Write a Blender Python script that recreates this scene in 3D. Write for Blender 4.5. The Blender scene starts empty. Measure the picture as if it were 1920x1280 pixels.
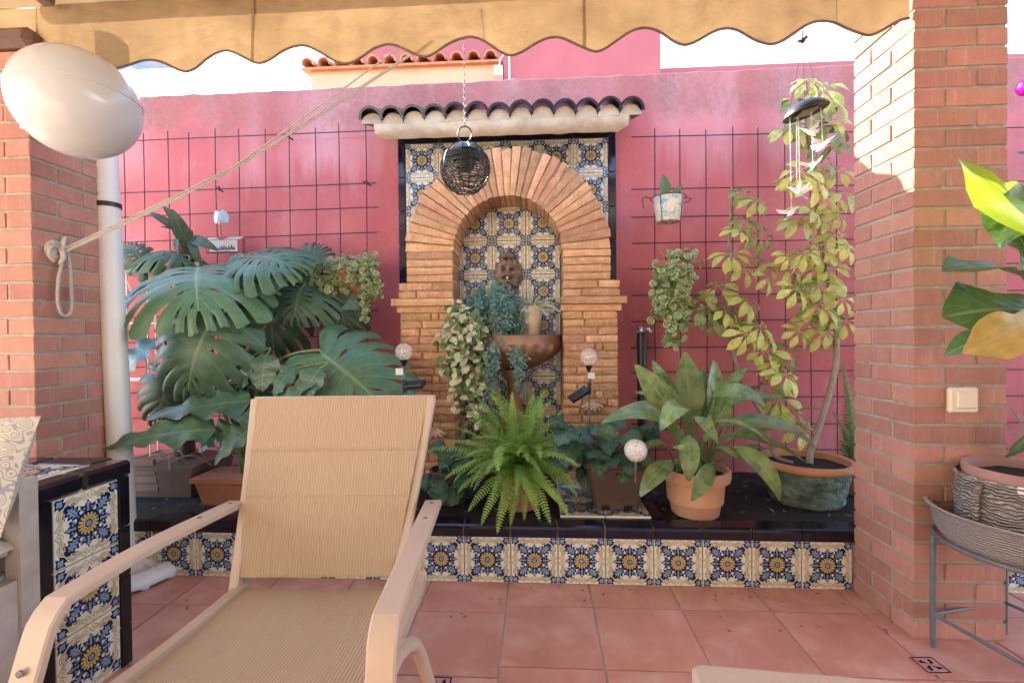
import bpy, bmesh, math, random
from mathutils import Vector, Matrix, noise as mnoise
R = random.Random(7)
SC = bpy.context.scene
COL = SC.collection
rad = math.radians

# ------------------------------------------------------------------ camera
F_PX, YAW, PIT, ROL, CH = 871.0, -0.057, -0.0124, -0.0092, 1.0522
_fw = Vector((math.sin(YAW)*math.cos(PIT), math.cos(YAW)*math.cos(PIT), math.sin(PIT)))
_r0 = Vector((math.cos(YAW), -math.sin(YAW), 0)); _u0 = _r0.cross(_fw)
_r = _r0*math.cos(ROL) + _u0*math.sin(ROL); _u = -_r0*math.sin(ROL) + _u0*math.cos(ROL)
CAM = Vector((0, 0, CH))
cd = bpy.data.cameras.new('camera'); cam = bpy.data.objects.new('camera', cd); COL.objects.link(cam)
cd.sensor_width = 36.0; cd.lens = 36.0*F_PX/1920.0; cd.clip_start = 0.02; cd.clip_end = 500
mw = Matrix.Identity(4)
for i in range(3):
    mw[i][0] = _r[i]; mw[i][1] = _u[i]; mw[i][2] = -_fw[i]; mw[i][3] = CAM[i]
cam.matrix_world = mw
SC.camera = cam

# ------------------------------------------------------------------ sky, sun, exposure
SUN_TRAVEL = Vector((1.15, -1.0, -0.97)).normalized()
to_sun = -SUN_TRAVEL
w = bpy.data.worlds.new('World'); SC.world = w; w.use_nodes = True
nt = w.node_tree; bg = nt.nodes['Background']; bg.inputs[1].default_value = 0.15
sky = nt.nodes.new('ShaderNodeTexSky'); sky.sky_type = 'NISHITA'; sky.sun_disc = False
sky.sun_elevation = math.asin(to_sun.z); sky.sun_rotation = math.atan2(to_sun.x, to_sun.y) % (2*math.pi)
sky.air_density = 1.0; sky.dust_density = 0.5; sky.ozone_density = 2.0
nt.links.new(sky.outputs[0], bg.inputs[0])
sd = bpy.data.lights.new('sun', 'SUN'); sd.energy = 3.6; sd.angle = rad(0.5); sd.color = (1, .88, .68)
so = bpy.data.objects.new('sun', sd); COL.objects.link(so); so.location = (-3, 6, 8)
so.rotation_euler = SUN_TRAVEL.to_track_quat('-Z', 'Y').to_euler()
SC.view_settings.view_transform = 'Standard'; SC.view_settings.look = 'None'
SC.view_settings.exposure = 2.92; SC.view_settings.gamma = 1.0

# ------------------------------------------------------------------ pixel helpers (1920 x 1280 photograph)
def ray(x, y): return _fw + _r*((x-960)/F_PX) - _u*((y-640)/F_PX)
def P(x, y, Y):
    d = ray(x, y); return CAM + d*(Y/d.y)
def PZ(x, y, Z):
    d = ray(x, y); return CAM + d*((Z-CH)/d.z)
def PX(x, y, X):
    d = ray(x, y); return CAM + d*(X/d.x)
def RD(r, d, z): return Vector((_r0.x*r + math.sin(YAW)*d, _r0.y*r + math.cos(YAW)*d, z))
V = Vector

# ------------------------------------------------------------------ mesh helpers
class MB:
    def __init__(s): s.v = []; s.f = []; s.m = []; s.uv = {}
    def add(s, vs, fs, mi=0):
        o = len(s.v); s.v += [tuple(a) for a in vs]
        for f in fs: s.f.append(tuple(i+o for i in f)); s.m.append(mi)
        return s
    def box(s, lo, hi, mi=0, mtx=None):
        vs = [V((x, y, z)) for z in (lo[2], hi[2]) for y in (lo[1], hi[1]) for x in (lo[0], hi[0])]
        if mtx: vs = [mtx @ a for a in vs]
        return s.add(vs, [(0,2,3,1),(4,5,7,6),(0,1,5,4),(2,6,7,3),(0,4,6,2),(1,3,7,5)], mi)
    def tube(s, pts, rad_, n=8, mi=0, cap=True, flat=1.0, up=None):
        pts = [V(p) for p in pts]; k = len(pts)
        rs = rad_ if isinstance(rad_, (list, tuple)) else [rad_]*k
        vs = []; prev = None
        for i, p in enumerate(pts):
            t = (pts[min(i+1, k-1)] - pts[max(i-1, 0)])
            if t.length < 1e-9: t = V((0, 0, 1))
            t.normalize()
            if prev is None:
                a = V(up) if up else (V((0, 0, 1)) if abs(t.z) < .9 else V((1, 0, 0)))
            else: a = prev
            a = a - t*a.dot(t); a.normalize(); prev = a; b = t.cross(a)
            for j in range(n):
                q = 2*math.pi*j/n
                vs.append(p + (a*math.cos(q)*flat + b*math.sin(q))*rs[i])
        fs = []
        for i in range(k-1):
            for j in range(n):
                fs.append((i*n+j, i*n+(j+1) % n, (i+1)*n+(j+1) % n, (i+1)*n+j))
        if cap:
            fs.append(tuple(range(n-1, -1, -1))); fs.append(tuple((k-1)*n+j for j in range(n)))
        return s.add(vs, fs, mi)
    def bar(s, pts, w, h, up=(0, 0, 1), mi=0):
        # rectangular section swept along pts, chamfered
        pts = [V(p) for p in pts]; k = len(pts); vs = []
        c = min(w, h)*.18; sec = [(-w/2+c, -h/2), (w/2-c, -h/2), (w/2, -h/2+c), (w/2, h/2-c), (w/2-c, h/2), (-w/2+c, h/2), (-w/2, h/2-c), (-w/2, -h/2+c)]
        for i, p in enumerate(pts):
            t = (pts[min(i+1, k-1)] - pts[max(i-1, 0)]).normalized()
            u = V(up[i] if isinstance(up, list) else up); u = (u - t*u.dot(t)).normalized(); b = t.cross(u)
            for (x, y) in sec: vs.append(p + b*x + u*y)
        fs = []
        for i in range(k-1):
            for j in range(8): fs.append((i*8+j, i*8+(j+1) % 8, (i+1)*8+(j+1) % 8, (i+1)*8+j))
        fs.append(tuple(range(7, -1, -1))); fs.append(tuple((k-1)*8+j for j in range(8)))
        return s.add(vs, fs, mi)
    def lathe(s, prof, n=24, c=(0, 0, 0), mi=0, mtx=None, a0=0, a1=2*math.pi, sx=1, sy=1):
        full = abs(a1-a0-2*math.pi) < 1e-6; m = n if full else n+1; vs = []
        for (r, z) in prof:
            for j in range(m):
                q = a0 + (a1-a0)*j/n; p = V((r*math.cos(q)*sx, r*math.sin(q)*sy, z))
                if mtx: p = mtx @ p
                vs.append(p + V(c))
        fs = []
        for i in range(len(prof)-1):
            for j in range(n):
                j2 = (j+1) % m
                fs.append((i*m+j, i*m+j2, (i+1)*m+j2, (i+1)*m+j))
        return s.add(vs, fs, mi)
    def ball(s, c, r, n=12, mi=0, sc=(1, 1, 1), mtx=None):
        prof = [(math.sin(math.pi*i/n)*r, -math.cos(math.pi*i/n)*r) for i in range(n+1)]
        prof[0] = (1e-5, -r); prof[-1] = (1e-5, r)
        mm = (mtx or Matrix.Identity(3)).to_3x3() @ Matrix.Diagonal(sc)
        return s.lathe(prof, 2*n, c, mi, mm)
    def poly(s, pts, mi=0): return s.add(pts, [tuple(range(len(pts)))], mi)
    def grid(s, fn, nu, nv, mi=0):
        vs = [fn(i/nu, j/nv) for i in range(nu+1) for j in range(nv+1)]
        fs = [(i*(nv+1)+j, (i+1)*(nv+1)+j, (i+1)*(nv+1)+j+1, i*(nv+1)+j+1) for i in range(nu) for j in range(nv)]
        return s.add(vs, fs, mi)
    def mesh(s, name='mesh', smooth=False, mats=(), sharp=50):
        me = bpy.data.meshes.new(name); me.from_pydata(s.v, [], s.f); me.update()
        if s.m and max(s.m) > 0:
            for p, i in zip(me.polygons, s.m): p.material_index = i
        for m_ in mats: me.materials.append(m_)
        if smooth:
            for p in me.polygons: p.use_smooth = True
            try: me.set_sharp_from_angle(angle=rad(sharp))
            except Exception: pass
        return me

def thing(name, label, cat, loc=(0, 0, 0), group=None, rz=0):
    o = bpy.data.objects.new(name, None); COL.objects.link(o); o.location = loc; o.rotation_euler = (0, 0, rz)
    o.empty_display_size = .05; o['label'] = label; o['category'] = cat
    if group: o['group'] = group
    return o
def setm(me, m):
    if m is not None and not me.materials: me.materials.append(m)
def part(name, me, m, parent, local=False, smooth=False, kind=None, sharp=50):
    """me: mesh or MB in world coordinates (unless local); parent: thing root or a part"""
    if isinstance(me, MB): me = me.mesh(name, smooth, (), sharp)
    setm(me, m); o = bpy.data.objects.new(name, me); COL.objects.link(o); o.parent = parent
    if not local and parent.type == 'EMPTY': o.location = -V(parent.location)
    if kind: o['kind'] = kind
    return o
def piece(name, me, parent, loc, rot=(0, 0, 0), sc=(1, 1, 1)):
    """a shared-mesh piece placed in world coordinates under an unrotated root (or a part whose frame is the world)"""
    o = bpy.data.objects.new(name, me); COL.objects.link(o); o.parent = parent
    o.location = V(loc) - (V(parent.location) if parent.type == 'EMPTY' else V((0, 0, 0)))
    o.rotation_euler = rot; o.scale = sc
    return o
def single(name, me, m, label, cat, group=None, smooth=False):
    if isinstance(me, MB): me = me.mesh(name, smooth)
    setm(me, m)
    xs = [v.co for v in me.vertices]; n = len(xs)
    c = V((sum(p.x for p in xs)/n, sum(p.y for p in xs)/n, min(p.z for p in xs)))
    me.transform(Matrix.Translation(-c)); o = bpy.data.objects.new(name, me); COL.objects.link(o); o.location = c
    o['label'] = label; o['category'] = cat
    if group: o['group'] = group
    return o
def struct(name, me, m, parent=None):
    if isinstance(me, MB): me = me.mesh(name)
    setm(me, m); o = bpy.data.objects.new(name, me); COL.objects.link(o); o['kind'] = 'structure'
    return o
def copy_tree(o, parent=None):
    c = o.copy(); COL.objects.link(c)
    if parent: c.parent = parent
    for ch in list(o.children): copy_tree(ch, c)
    return c

# ------------------------------------------------------------------ materials
class NG:
    def __init__(s, name):
        s.m = bpy.data.materials.new(name); s.m.use_nodes = True; s.t = s.m.node_tree; s.b = s.t.nodes['Principled BSDF']; s.out = s.t.nodes['Material Output']
    def n(s, ty, **kw):
        a = s.t.nodes.new('ShaderNode'+ty)
        for k, v_ in kw.items(): setattr(a, k, v_)
        return a
    def l(s, a, b): s.t.links.new(a, b)
    def coord(s, rnd=True, kind='Object', scale=(1, 1, 1)):
        tc = s.n('TexCoord'); mp = s.n('Mapping'); s.l(tc.outputs[kind], mp.inputs[0]); mp.inputs[3].default_value = scale
        if rnd:
            oi = s.n('ObjectInfo'); mu = s.n('Math', operation='MULTIPLY'); mu.inputs[1].default_value = 53.0
            s.l(oi.outputs['Random'], mu.inputs[0]); s.l(mu.outputs[0], mp.inputs[1])
        return mp.outputs[0]
    def noise(s, co, scale, detail=4, rough=.6, dist=0):
        a = s.n('TexNoise'); a.inputs['Scale'].default_value = scale; a.inputs['Detail'].default_value = detail
        a.inputs['Roughness'].default_value = rough; a.inputs['Distortion'].default_value = dist; s.l(co, a.inputs['Vector']); return a.outputs[0]
    def ramp(s, fac, stops):
        a = s.n('ValToRGB'); e = a.color_ramp.elements
        while len(e) < len(stops): e.new(.5)
        for el, (p, c) in zip(e, stops): el.position = p; el.color = (*c, 1) if len(c) == 3 else c
        s.l(fac, a.inputs[0]); return a.outputs[0]
    def mix(s, fac, a, b, mode='MIX'):
        x = s.n('Mix', data_type='RGBA', blend_type=mode)
        for inp, val in ((x.inputs[0], fac), (x.inputs[6], a), (x.inputs[7], b)):
            if isinstance(val, (int, float)): inp.default_value = val
            elif isinstance(val, (tuple, list)): inp.default_value = (*val[:3], 1)
            else: s.l(val, inp)
        return x.outputs[2]
    def math(s, op, a, b=None, c=None):
        x = s.n('Math', operation=op)
        for i, val in enumerate((a, b, c)):
            if val is None: continue
            if isinstance(val, (int, float)): x.inputs[i].default_value = val
            else: s.l(val, x.inputs[i])
        return x.outputs[0]
    def vary(s, col, amt=.15, hue=.01):
        oi = s.n('ObjectInfo'); h = s.n('HueSaturation')
        mr = s.n('MapRange'); mr.inputs[3].default_value = 1-amt; mr.inputs[4].default_value = 1+amt; s.l(oi.outputs['Random'], mr.inputs[0]); s.l(mr.outputs[0], h.inputs['Value'])
        w_ = s.n('TexWhiteNoise', noise_dimensions='1D'); s.l(oi.outputs['Random'], w_.inputs['W'])
        m2 = s.n('MapRange'); m2.inputs[3].default_value = .5-hue; m2.inputs[4].default_value = .5+hue; s.l(w_.outputs[0], m2.inputs[0]); s.l(m2.outputs[0], h.inputs['Hue'])
        s.l(col, h.inputs['Color']); return h.outputs[0]
    def bump(s, h, strength=.3, dist=.01):
        b = s.n('Bump'); b.inputs['Strength'].default_value = strength; b.inputs['Distance'].default_value = dist; s.l(h, b.inputs['Height']); s.l(b.outputs[0], s.b.inputs['Normal'])
    def set(s, col=None, rough=None, spec=None, metal=None, **kw):
        if col is not None:
            if isinstance(col, (tuple, list)): s.b.inputs['Base Color'].default_value = (*col, 1)
            else: s.l(col, s.b.inputs['Base Color'])
        if rough is not None:
            if isinstance(rough, (int, float)): s.b.inputs['Roughness'].default_value = rough
            else: s.l(rough, s.b.inputs['Roughness'])
        if spec is not None: s.b.inputs['Specular IOR Level'].default_value = spec
        if metal is not None: s.b.inputs['Metallic'].default_value = metal
        return s.m

def simple(name, c1, c2=None, scale=8, rough=.6, bump=0, bscale=60, spec=.5, metal=0, var=0, bd=.004, detail=5, lo=.3, hi=.7):
    g = NG(name); co = g.coord(); c2 = c2 or tuple(x*.75 for x in c1)
    col = g.ramp(g.noise(co, scale, detail), [(lo, c2), (hi, c1)])
    if var: col = g.vary(col, var)
    g.set(col, rough, spec, metal)
    if bump: g.bump(g.noise(co, bscale, 4), bump, bd)
    return g.m

def brick_mat(name, c1, c2, pale, var=.16, bump=.5, bs=90, streak=.35):
    g = NG(name); co = g.coord()
    a = g.ramp(g.noise(co, 14, 6, .7), [(.3, c2), (.72, c1)])
    st = g.noise(g.coord(scale=(60, 60, 6)), 1.0, 3)
    a = g.mix(g.math('MULTIPLY', g.ramp(st, [(.55, (0, 0, 0)), (.75, (1, 1, 1))]), streak), a, pale)
    sp = g.ramp(g.noise(co, 160, 2), [(.66, (0, 0, 0)), (.74, (1, 1, 1))])
    a = g.mix(g.math('MULTIPLY', sp, .35), a, tuple(x*.5 for x in c2))
    a = g.vary(a, var, .008); g.set(a, .82, .3)
    g.bump(g.math('ADD', g.noise(co, bs, 5, .7), g.math('MULTIPLY', g.noise(co, bs*.25, 3), .8)), bump, .004)
    return g.m

def leaf_mat(name, dark, light, vein, rough=.38, nveins=9, yellow=None, yamt=.0, blue=None, trans=.3, margin=None, var=.18, edge=None):
    """UV: u across (-1..1 mapped to 0..1), v along"""
    g = NG(name); uv = g.n('UVMap'); sep = g.n('SeparateXYZ'); g.l(uv.outputs[0], sep.inputs[0])
    u = g.math('ABSOLUTE', g.math('SUBTRACT', g.math('MULTIPLY', sep.outputs[0], 2.0), 1.0)); v_ = sep.outputs[1]
    co = g.coord()
    a = g.ramp(g.noise(co, 9, 4), [(.3, dark), (.7, light)])
    if yellow: a = g.mix(g.math('MULTIPLY', g.ramp(g.noise(co, 5, 3, .6, .4), [(.42, (0, 0, 0)), (.6, (1, 1, 1))]), yamt), a, yellow)
    if margin: a = g.mix(g.ramp(g.math('ADD', u, g.math('MULTIPLY', g.noise(co, 30, 2), .25)), [(.72, (0, 0, 0)), (.86, (1, 1, 1))]), a, margin)
    ph = g.math('SUBTRACT', g.math('MULTIPLY', v_, float(nveins)), g.math('MULTIPLY', u, 1.6))
    fr = g.math('ABSOLUTE', g.math('SUBTRACT', g.math('FRACT', ph), .5))
    sv = g.ramp(fr, [(.0, (1, 1, 1)), (.07, (0, 0, 0))])
    a = g.mix(g.math('MULTIPLY', sv, .35), a, vein)
    mr = g.ramp(u, [(.025, (1, 1, 1)), (.07, (0, 0, 0))])
    a = g.mix(g.math('MULTIPLY', mr, .85), a, vein)
    if edge: a = g.mix(g.math('MULTIPLY', g.ramp(g.math('ADD', u, g.math('MULTIPLY', g.noise(co, 6, 3), .7)), [(1.28, (0, 0, 0)), (1.36, (1, 1, 1))]) , .9), a, edge)
    a = g.vary(a, var, .012)
    g.set(a, rough, .5)
    h = g.math('ADD', g.math('MULTIPLY', fr, .6), g.math('MULTIPLY', g.noise(co, 40, 3), .3)); g.bump(h, .35, .006)
    tr = g.n('BsdfTranslucent'); g.l(a, tr.inputs[0]); ms = g.n('MixShader'); ms.inputs[0].default_value = trans
    g.l(g.b.outputs[0], ms.inputs[1]); g.l(tr.outputs[0], ms.inputs[2]); g.l(ms.outputs[0], g.out.inputs[0])
    return g.m

def glass_mat(name, col=(1, 1, 1), rough=.02, alpha=.3):
    g = NG(name); g.set(col, rough, .5); g.b.inputs['Alpha'].default_value = alpha; g.b.inputs['Coat Weight'].default_value = 1.0
    return g.m

M = {}
M['brick'] = brick_mat('pillar_brick', (.48, .225, .165), (.40, .172, .122), (.57, .39, .31))
M['mortar'] = simple('mortar', (.42, .36, .28), (.30, .25, .19), 30, .95, .5, 150)
M['oldbrick'] = brick_mat('old_brick', (.66, .38, .21), (.43, .215, .105), (.72, .56, .40), .26, 1.3, 60, .4)
M['oldmortar'] = simple('old_mortar', (.42, .27, .15), (.26, .15, .08), 25, .95, .8, 90, bd=.01)
M['cement'] = simple('cement', (.62, .53, .40), (.38, .30, .21), 9, .9, .5, 60)
M['navy'] = simple('navy_glaze', (.010, .012, .035), (.006, .006, .016), 6, .12, .12, 12, bd=.003)
M['black'] = simple('black_glaze', (.012, .010, .016), (.006, .005, .008), 6, .14, .12, 12, bd=.003)
M['rooftile'] = simple('glazed_roof_tile', (.03, .028, .045), (.012, .012, .02), 9, .2, .3, 30)
M['grout'] = simple('grout', (.55, .49, .39), (.42, .36, .28), 40, .95, .3, 200)
M['soil'] = simple('soil', (.035, .022, .014), (.012, .008, .006), 40, .95, 1.0, 120, bd=.02)
M['terracotta'] = simple('terracotta', (.55, .23, .11), (.44, .17, .08), 7, .75, .25, 120, var=.08)
M['terracotta_old'] = simple('terracotta_old', (.42, .16, .08), (.30, .11, .06), 9, .8, .3, 90)
M['brownpot'] = simple('brown_plastic', (.10, .065, .048), (.085, .055, .042), 12, .5, .12, 200)
M['taupepot'] = simple('taupe_plastic', (.20, .125, .095), (.16, .10, .08), 8, .55, .15, 200)
M['iron'] = simple('dark_iron', (.05, .028, .026), (.025, .016, .016), 40, .7, .3, 200)
M['blackmetal'] = simple('black_metal', (.018, .018, .02), (.012, .012, .013), 30, .4)
M['greymetal'] = simple('grey_metal', (.16, .17, .18), (.10, .10, .11), 30, .45, .2, 150)
M['white'] = simple('white_paint', (.72, .70, .68), (.64, .62, .60), 6, .4, .05, 100)
M['lampwhite'] = simple('opal_plastic', (.56, .56, .57), (.50, .50, .51), 3, .16, .04, 40)
M['stem'] = simple('stem_green', (.14, .22, .06), (.10, .15, .05), 12, .5)
M['bark'] = simple('bark', (.34, .25, .17), (.20, .14, .09), 30, .85, .7, 70)
M['darkbark'] = simple('dark_bark', (.13, .085, .06), (.06, .04, .03), 30, .9, .9, 70)
M['coir'] = simple('coir', (.16, .085, .05), (.07, .04, .025), 60, .95, 1.0, 120, bd=.02)
M['rope'] = simple('rope', (.50, .46, .41), (.36, .33, .30), 90, .9, .7, 300)
M['cleat'] = simple('cleat_plastic', (.58, .50, .42), (.50, .43, .36), 10, .5)
M['switch'] = simple('ivory_plastic', (.76, .62, .44), (.72, .58, .41), 6, .35)
M['frame'] = simple('chair_frame', (.50, .375, .285), (.45, .33, .245), 5, .42, .10, 160)
M['clear'] = glass_mat('clear_glass', (1, .98, .95), .02, .22)
M['filament'] = simple('filament', (.8, .55, .25), (.6, .4, .2), 10, .3)
# ================================================================== azulejo tile (shared mesh, pattern as thin glaze layers)
M['cream'] = simple('cream_glaze', (.80, .77, .68), (.72, .67, .55), 18, .16, .08, 14, var=.05)
M['blue'] = simple('navy_glaze_print', (.012, .020, .10), (.008, .011, .045), 30, .16, .05, 20, var=.2)
M['sky'] = simple('pale_blue_glaze', (.25, .38, .52), (.16, .27, .41), 30, .16, .05, 20, var=.12)
M['yellow'] = simple('yellow_glaze', (.66, .50, .18), (.52, .36, .10), 40, .16, .05, 20)
M['olive'] = simple('olive_glaze', (.23, .19, .075), (.15, .13, .07), 40, .16, .05, 20)
M['sand'] = simple('sand_glaze', (.72, .66, .47), (.60, .55, .38), 40, .16, .05, 20)
TM = [M['cream'], M['blue'], M['sky'], M['yellow'], M['olive'], M['sand']]
def azulejo(half=.0975, th=.009):
    b = MB(); S = half; lay = [0]
    c = .0015
    # body with a chamfered front; front faces -Y
    pts = []
    for (e, y) in ((S, th), (S, c), (S-c, 0)):
        pts += [(-e, y, -e), (e, y, -e), (e, y, e), (-e, y, e)]
    b.add(pts, [(0,1,5,4),(1,2,6,5),(2,3,7,6),(3,0,4,7),(4,5,9,8),(5,6,10,9),(6,7,11,10),(7,4,8,11),(8,9,10,11)], 0)
    def put(poly, mi, k): b.poly([(x*S, -.00022*k, z*S) for (x, z) in poly], mi)
    def sym(poly, mi, k, mirror=True):
        for q in range(4):
            a = q*math.pi/2; ca, sa = round(math.cos(a)), round(math.sin(a))
            for mx in ((1, -1) if mirror else (1,)):
                pp = [((x*mx)*ca - z*sa, (x*mx)*sa + z*ca) for (x, z) in poly]
                put(pp if mx == 1 else pp[::-1], mi, k)
    def disc(r, n=20, cx=0, cz=0): return [(cx + r*math.cos(2*math.pi*i/n), cz + r*math.sin(2*math.pi*i/n)) for i in range(n)]
    def stroke(pl, w0, w1=None):
        w1 = w0 if w1 is None else w1; L = []; Rr = []
        for i, (x, z) in enumerate(pl):
            a = pl[max(i-1, 0)]; c_ = pl[min(i+1, len(pl)-1)]; dx, dz = c_[0]-a[0], c_[1]-a[1]; d = math.hypot(dx, dz) or 1
            w_ = w0 + (w1-w0)*i/(len(pl)-1); L.append((x - dz/d*w_, z + dx/d*w_)); Rr.append((x + dz/d*w_, z - dx/d*w_))
        return Rr + L[::-1]
    def diag(tw): return [((t + w_)*.7071, (t - w_)*.7071) for (t, w_) in tw]
    # border scrolls
    sc = [(.66, .70), (.60, .84), (.46, .88), (.32, .80), (.20, .84), (.10, .93), (.05, .86), (.09, .78), (.16, .79)]
    sym(stroke(sc, .074, .05), 4, 1); sym(stroke(sc, .056, .034), 5, 2)
    sym(stroke(sc[:5], .012, .012), 4, 3)
    sym(stroke([(.52, .72), (.44, .76), (.36, .70), (.30, .72)], .03, .012), 4, 1)
    # corner leaves
    cf = [(1.02, .0), (1.06, .16), (1.14, .10), (1.18, .22), (1.26, .10), (1.36, .04)]
    sym(diag(cf + [(t, -w_) for t, w_ in cf[:0:-1]]), 1, 2, False)
    cg = [(1.08, .0), (1.14, .06), (1.20, .11), (1.26, .04), (1.31, 0)]
    sym(diag(cg + [(t, -w_) for t, w_ in cg[-2:0:-1]]), 2, 3, False)
    # diagonal acanthus
    ac = [(.36, .06), (.47, .085), (.50, .20), (.57, .12), (.65, .25), (.72, .13), (.80, .22), (.86, .11), (.93, .13), (1.0, .0)]
    sym(diag(ac + [(t, -w_) for t, w_ in ac[-2::-1]]), 1, 3, False)
    ai = [(.40, .025), (.52, .035), (.56, .13), (.60, .045), (.68, .165), (.71, .05), (.79, .13), (.81, .04), (.89, .0)]
    sym(diag(ai + [(t, -w_) for t, w_ in ai[-2::-1]]), 2, 4, False)
    sym(stroke([(.30, .30), (.46, .46), (.58, .58)], .010, .004), 1, 5, False)
    # cardinal palmettes
    sym(disc(.098, 14, .118, .47), 1, 4); sym(disc(.035, 8, .115, .48), 2, 5)
    sym(disc(.045, 10, .205, .54), 1, 3); sym(stroke([(.13, .38), (.24, .50), (.24, .60)], .028, .012), 2, 5)
    sym([(-.07, .52), (.07, .52), (.10, .60), (.05, .64), (.0, .76), (-.05, .64), (-.10, .60)], 1, 4, False)
    sym([(-.035, .36), (.035, .36), (.03, .54), (.06, .60), (.0, .69), (-.06, .60), (-.03, .54)], 2, 5, False)
    sym(stroke([(0, .40), (.20, .33), (.33, .33)], .014), 1, 4)
    # rosette
    put(disc(.385, 32), 1, 6); put(disc(.325, 32), 3, 7)
    for i in range(16):
        a = 2*math.pi*(i+.5)/16; d = .03
        put([(.325*math.cos(a-.10), .325*math.sin(a-.10)), (.325*math.cos(a+.12), .325*math.sin(a+.12)), (.20*math.cos(a), .20*math.sin(a))], 1, 8)
    put(disc(.195, 20), 4, 9); put(disc(.165, 20), 3, 10); put(disc(.125, 20), 1, 11); put(disc(.085, 16), 2, 12)
    return b.mesh('azulejo', mats=TM)
TILE = azulejo()
def slab_mesh(w_, d_, h_, bev, m, name='slab'):
    bm = bmesh.new(); bmesh.ops.create_cube(bm, size=1)
    bmesh.ops.scale(bm, vec=(w_, d_, h_), verts=bm.verts)
    bmesh.ops.bevel(bm, geom=bm.edges[:], offset=bev, segments=1, affect='EDGES')
    me = bpy.data.meshes.new(name); bm.to_mesh(me); bm.free(); me.materials.append(m); return me
def jitter_mesh(me, amt, rr):
    me = me.copy()
    for v_ in me.vertices: v_.co += V((rr.uniform(-1, 1), rr.uniform(-1, 1), rr.uniform(-1, 1)))*amt
    return me

# ================================================================== ground and patio floor
g = NG('floor_terracotta'); co = g.coord(); co2 = g.coord(rnd=False)
a = g.ramp(g.noise(co, 5.5, 5, .62, .6), [(.25, (.43, .155, .100)), (.50, (.53, .225, .158)), (.75, (.65, .36, .275))])
a = g.mix(g.math('MULTIPLY', g.noise(co, 120, 3), .25), a, (.60, .36, .28)); a = g.vary(a, .05, .004)
g.set(a, g.math('ADD', g.math('MULTIPLY', g.noise(co, 18, 3), .25), .22), .45); g.bump(g.noise(co, 35, 4), .08, .004); M['floor'] = g.m
ground = struct('ground', MB().box((-60, -60, -.30), (60, 60, -.06)), simple('outer_ground', (.34, .30, .25), (.26, .23, .19), 2, .95))
YP = 1.9622; X0 = -1.7253            # planter front plane and first tile seam
floor = struct('patio_floor', MB().box((-4.5, -2.5, -.055), (4.5, YP+.4, -.006)), M['grout'])
TS = .3355; rr = random.Random(3)
ft = [jitter_mesh(slab_mesh(TS-.006, TS-.006, .012, .0018, M['floor'], 'floor_tile'), .0003, rr) for _ in range(3)]
for i in range(-8, 8):
    x = -.134 + TS*(i+.5); sh = -.05 if i < 0 else 0
    for j in range(-7, 2):
        y = 1.80 + sh + TS*(j+.5)
        if y - TS/2 > YP: continue
        if y + TS/2 > YP + .25: pass
        piece('floor_tile', rr.choice(ft), floor, (x, y, -.006 + rr.uniform(-.0004, .0004)))
# small decorated inserts set into the floor
def insert(x, y, rz):
    b = MB(); s = .038; b.box((-s, -s, 0), (s, s, .0035), 0)
    for k in range(4):
        a_ = k*math.pi/2; ca, sa = math.cos(a_), math.sin(a_)
        T = lambda p: (p[0]*ca - p[1]*sa, p[0]*sa + p[1]*ca, .0041)
        b.poly([T(p) for p in ((-.036, -.036), (.036, -.036), (.030, -.031), (-.030, -.031))], 1)
        b.poly([T(p) for p in ((.0, -.004), (.012, -.022), (.024, -.014), (.010, -.006))], 1)
        b.poly([T(p) for p in ((-.020, -.027), (-.006, -.020), (-.016, -.012))], 1)
    me = b.mesh('insert_tile', mats=[M['floor'], M['blue']])
    o = piece('insert_tile', me, floor, (x, y, .0005)); o.rotation_euler = (0, 0, rz)
p = PZ(1744, 1248, 0); insert(p.x, p.y, .05)
p = PZ(822, 1287, 0); insert(p.x, p.y, 0)

# ================================================================== boundary wall
YW = 2.785
zl = P(250, 180, YW); zr = P(1590, 120, YW); zm = P(940, 143, YW)
def wall_top(x):
    t = (x - zl.x)/(zr.x - zl.x); z = zl.z + (zr.z - zl.z)*t
    return z + .012*mnoise.noise(V((x*2.3, 0, 1))) + .008*mnoise.noise(V((x*11, 3, 1))) + (.0 if x < 0 else 0)
g = NG('pink_render'); co = g.coord(rnd=False)
a = g.ramp(g.noise(co, 1.4, 6, .6), [(.30, (.44, .102, .104)), (.55, (.51, .142, .145)), (.78, (.58, .215, .225))])
sep = g.n('SeparateXYZ'); g.l(co, sep.inputs[0])
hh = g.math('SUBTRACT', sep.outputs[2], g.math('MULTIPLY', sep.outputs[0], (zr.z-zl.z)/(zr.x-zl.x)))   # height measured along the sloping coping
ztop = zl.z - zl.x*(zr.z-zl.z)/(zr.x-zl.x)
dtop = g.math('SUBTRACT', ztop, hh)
st = g.noise(g.coord(False, scale=(9, 9, .9)), 1.0, 5, .65)
lf = g.ramp(g.noise(g.coord(False, scale=(1.6, 1, .25)), 1.3, 3, .6), [(.40, (0, 0, 0)), (.66, (1, 1, 1))])
wash = g.math('MULTIPLY', g.math('MULTIPLY', g.ramp(g.math('ADD', dtop, g.math('MULTIPLY', st, -.75)), [(.0, (1, 1, 1)), (.16, (0, 0, 0))]), lf), .6)
a = g.mix(wash, a, (.60, .32, .34))
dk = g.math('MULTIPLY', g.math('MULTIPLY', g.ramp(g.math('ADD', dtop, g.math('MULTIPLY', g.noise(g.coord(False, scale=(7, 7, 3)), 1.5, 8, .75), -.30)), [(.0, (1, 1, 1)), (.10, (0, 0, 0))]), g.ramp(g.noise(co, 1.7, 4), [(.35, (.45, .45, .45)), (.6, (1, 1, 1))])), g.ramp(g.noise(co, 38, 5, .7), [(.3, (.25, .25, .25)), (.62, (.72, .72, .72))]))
a = g.mix(dk, a, (.17, .115, .095))
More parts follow.
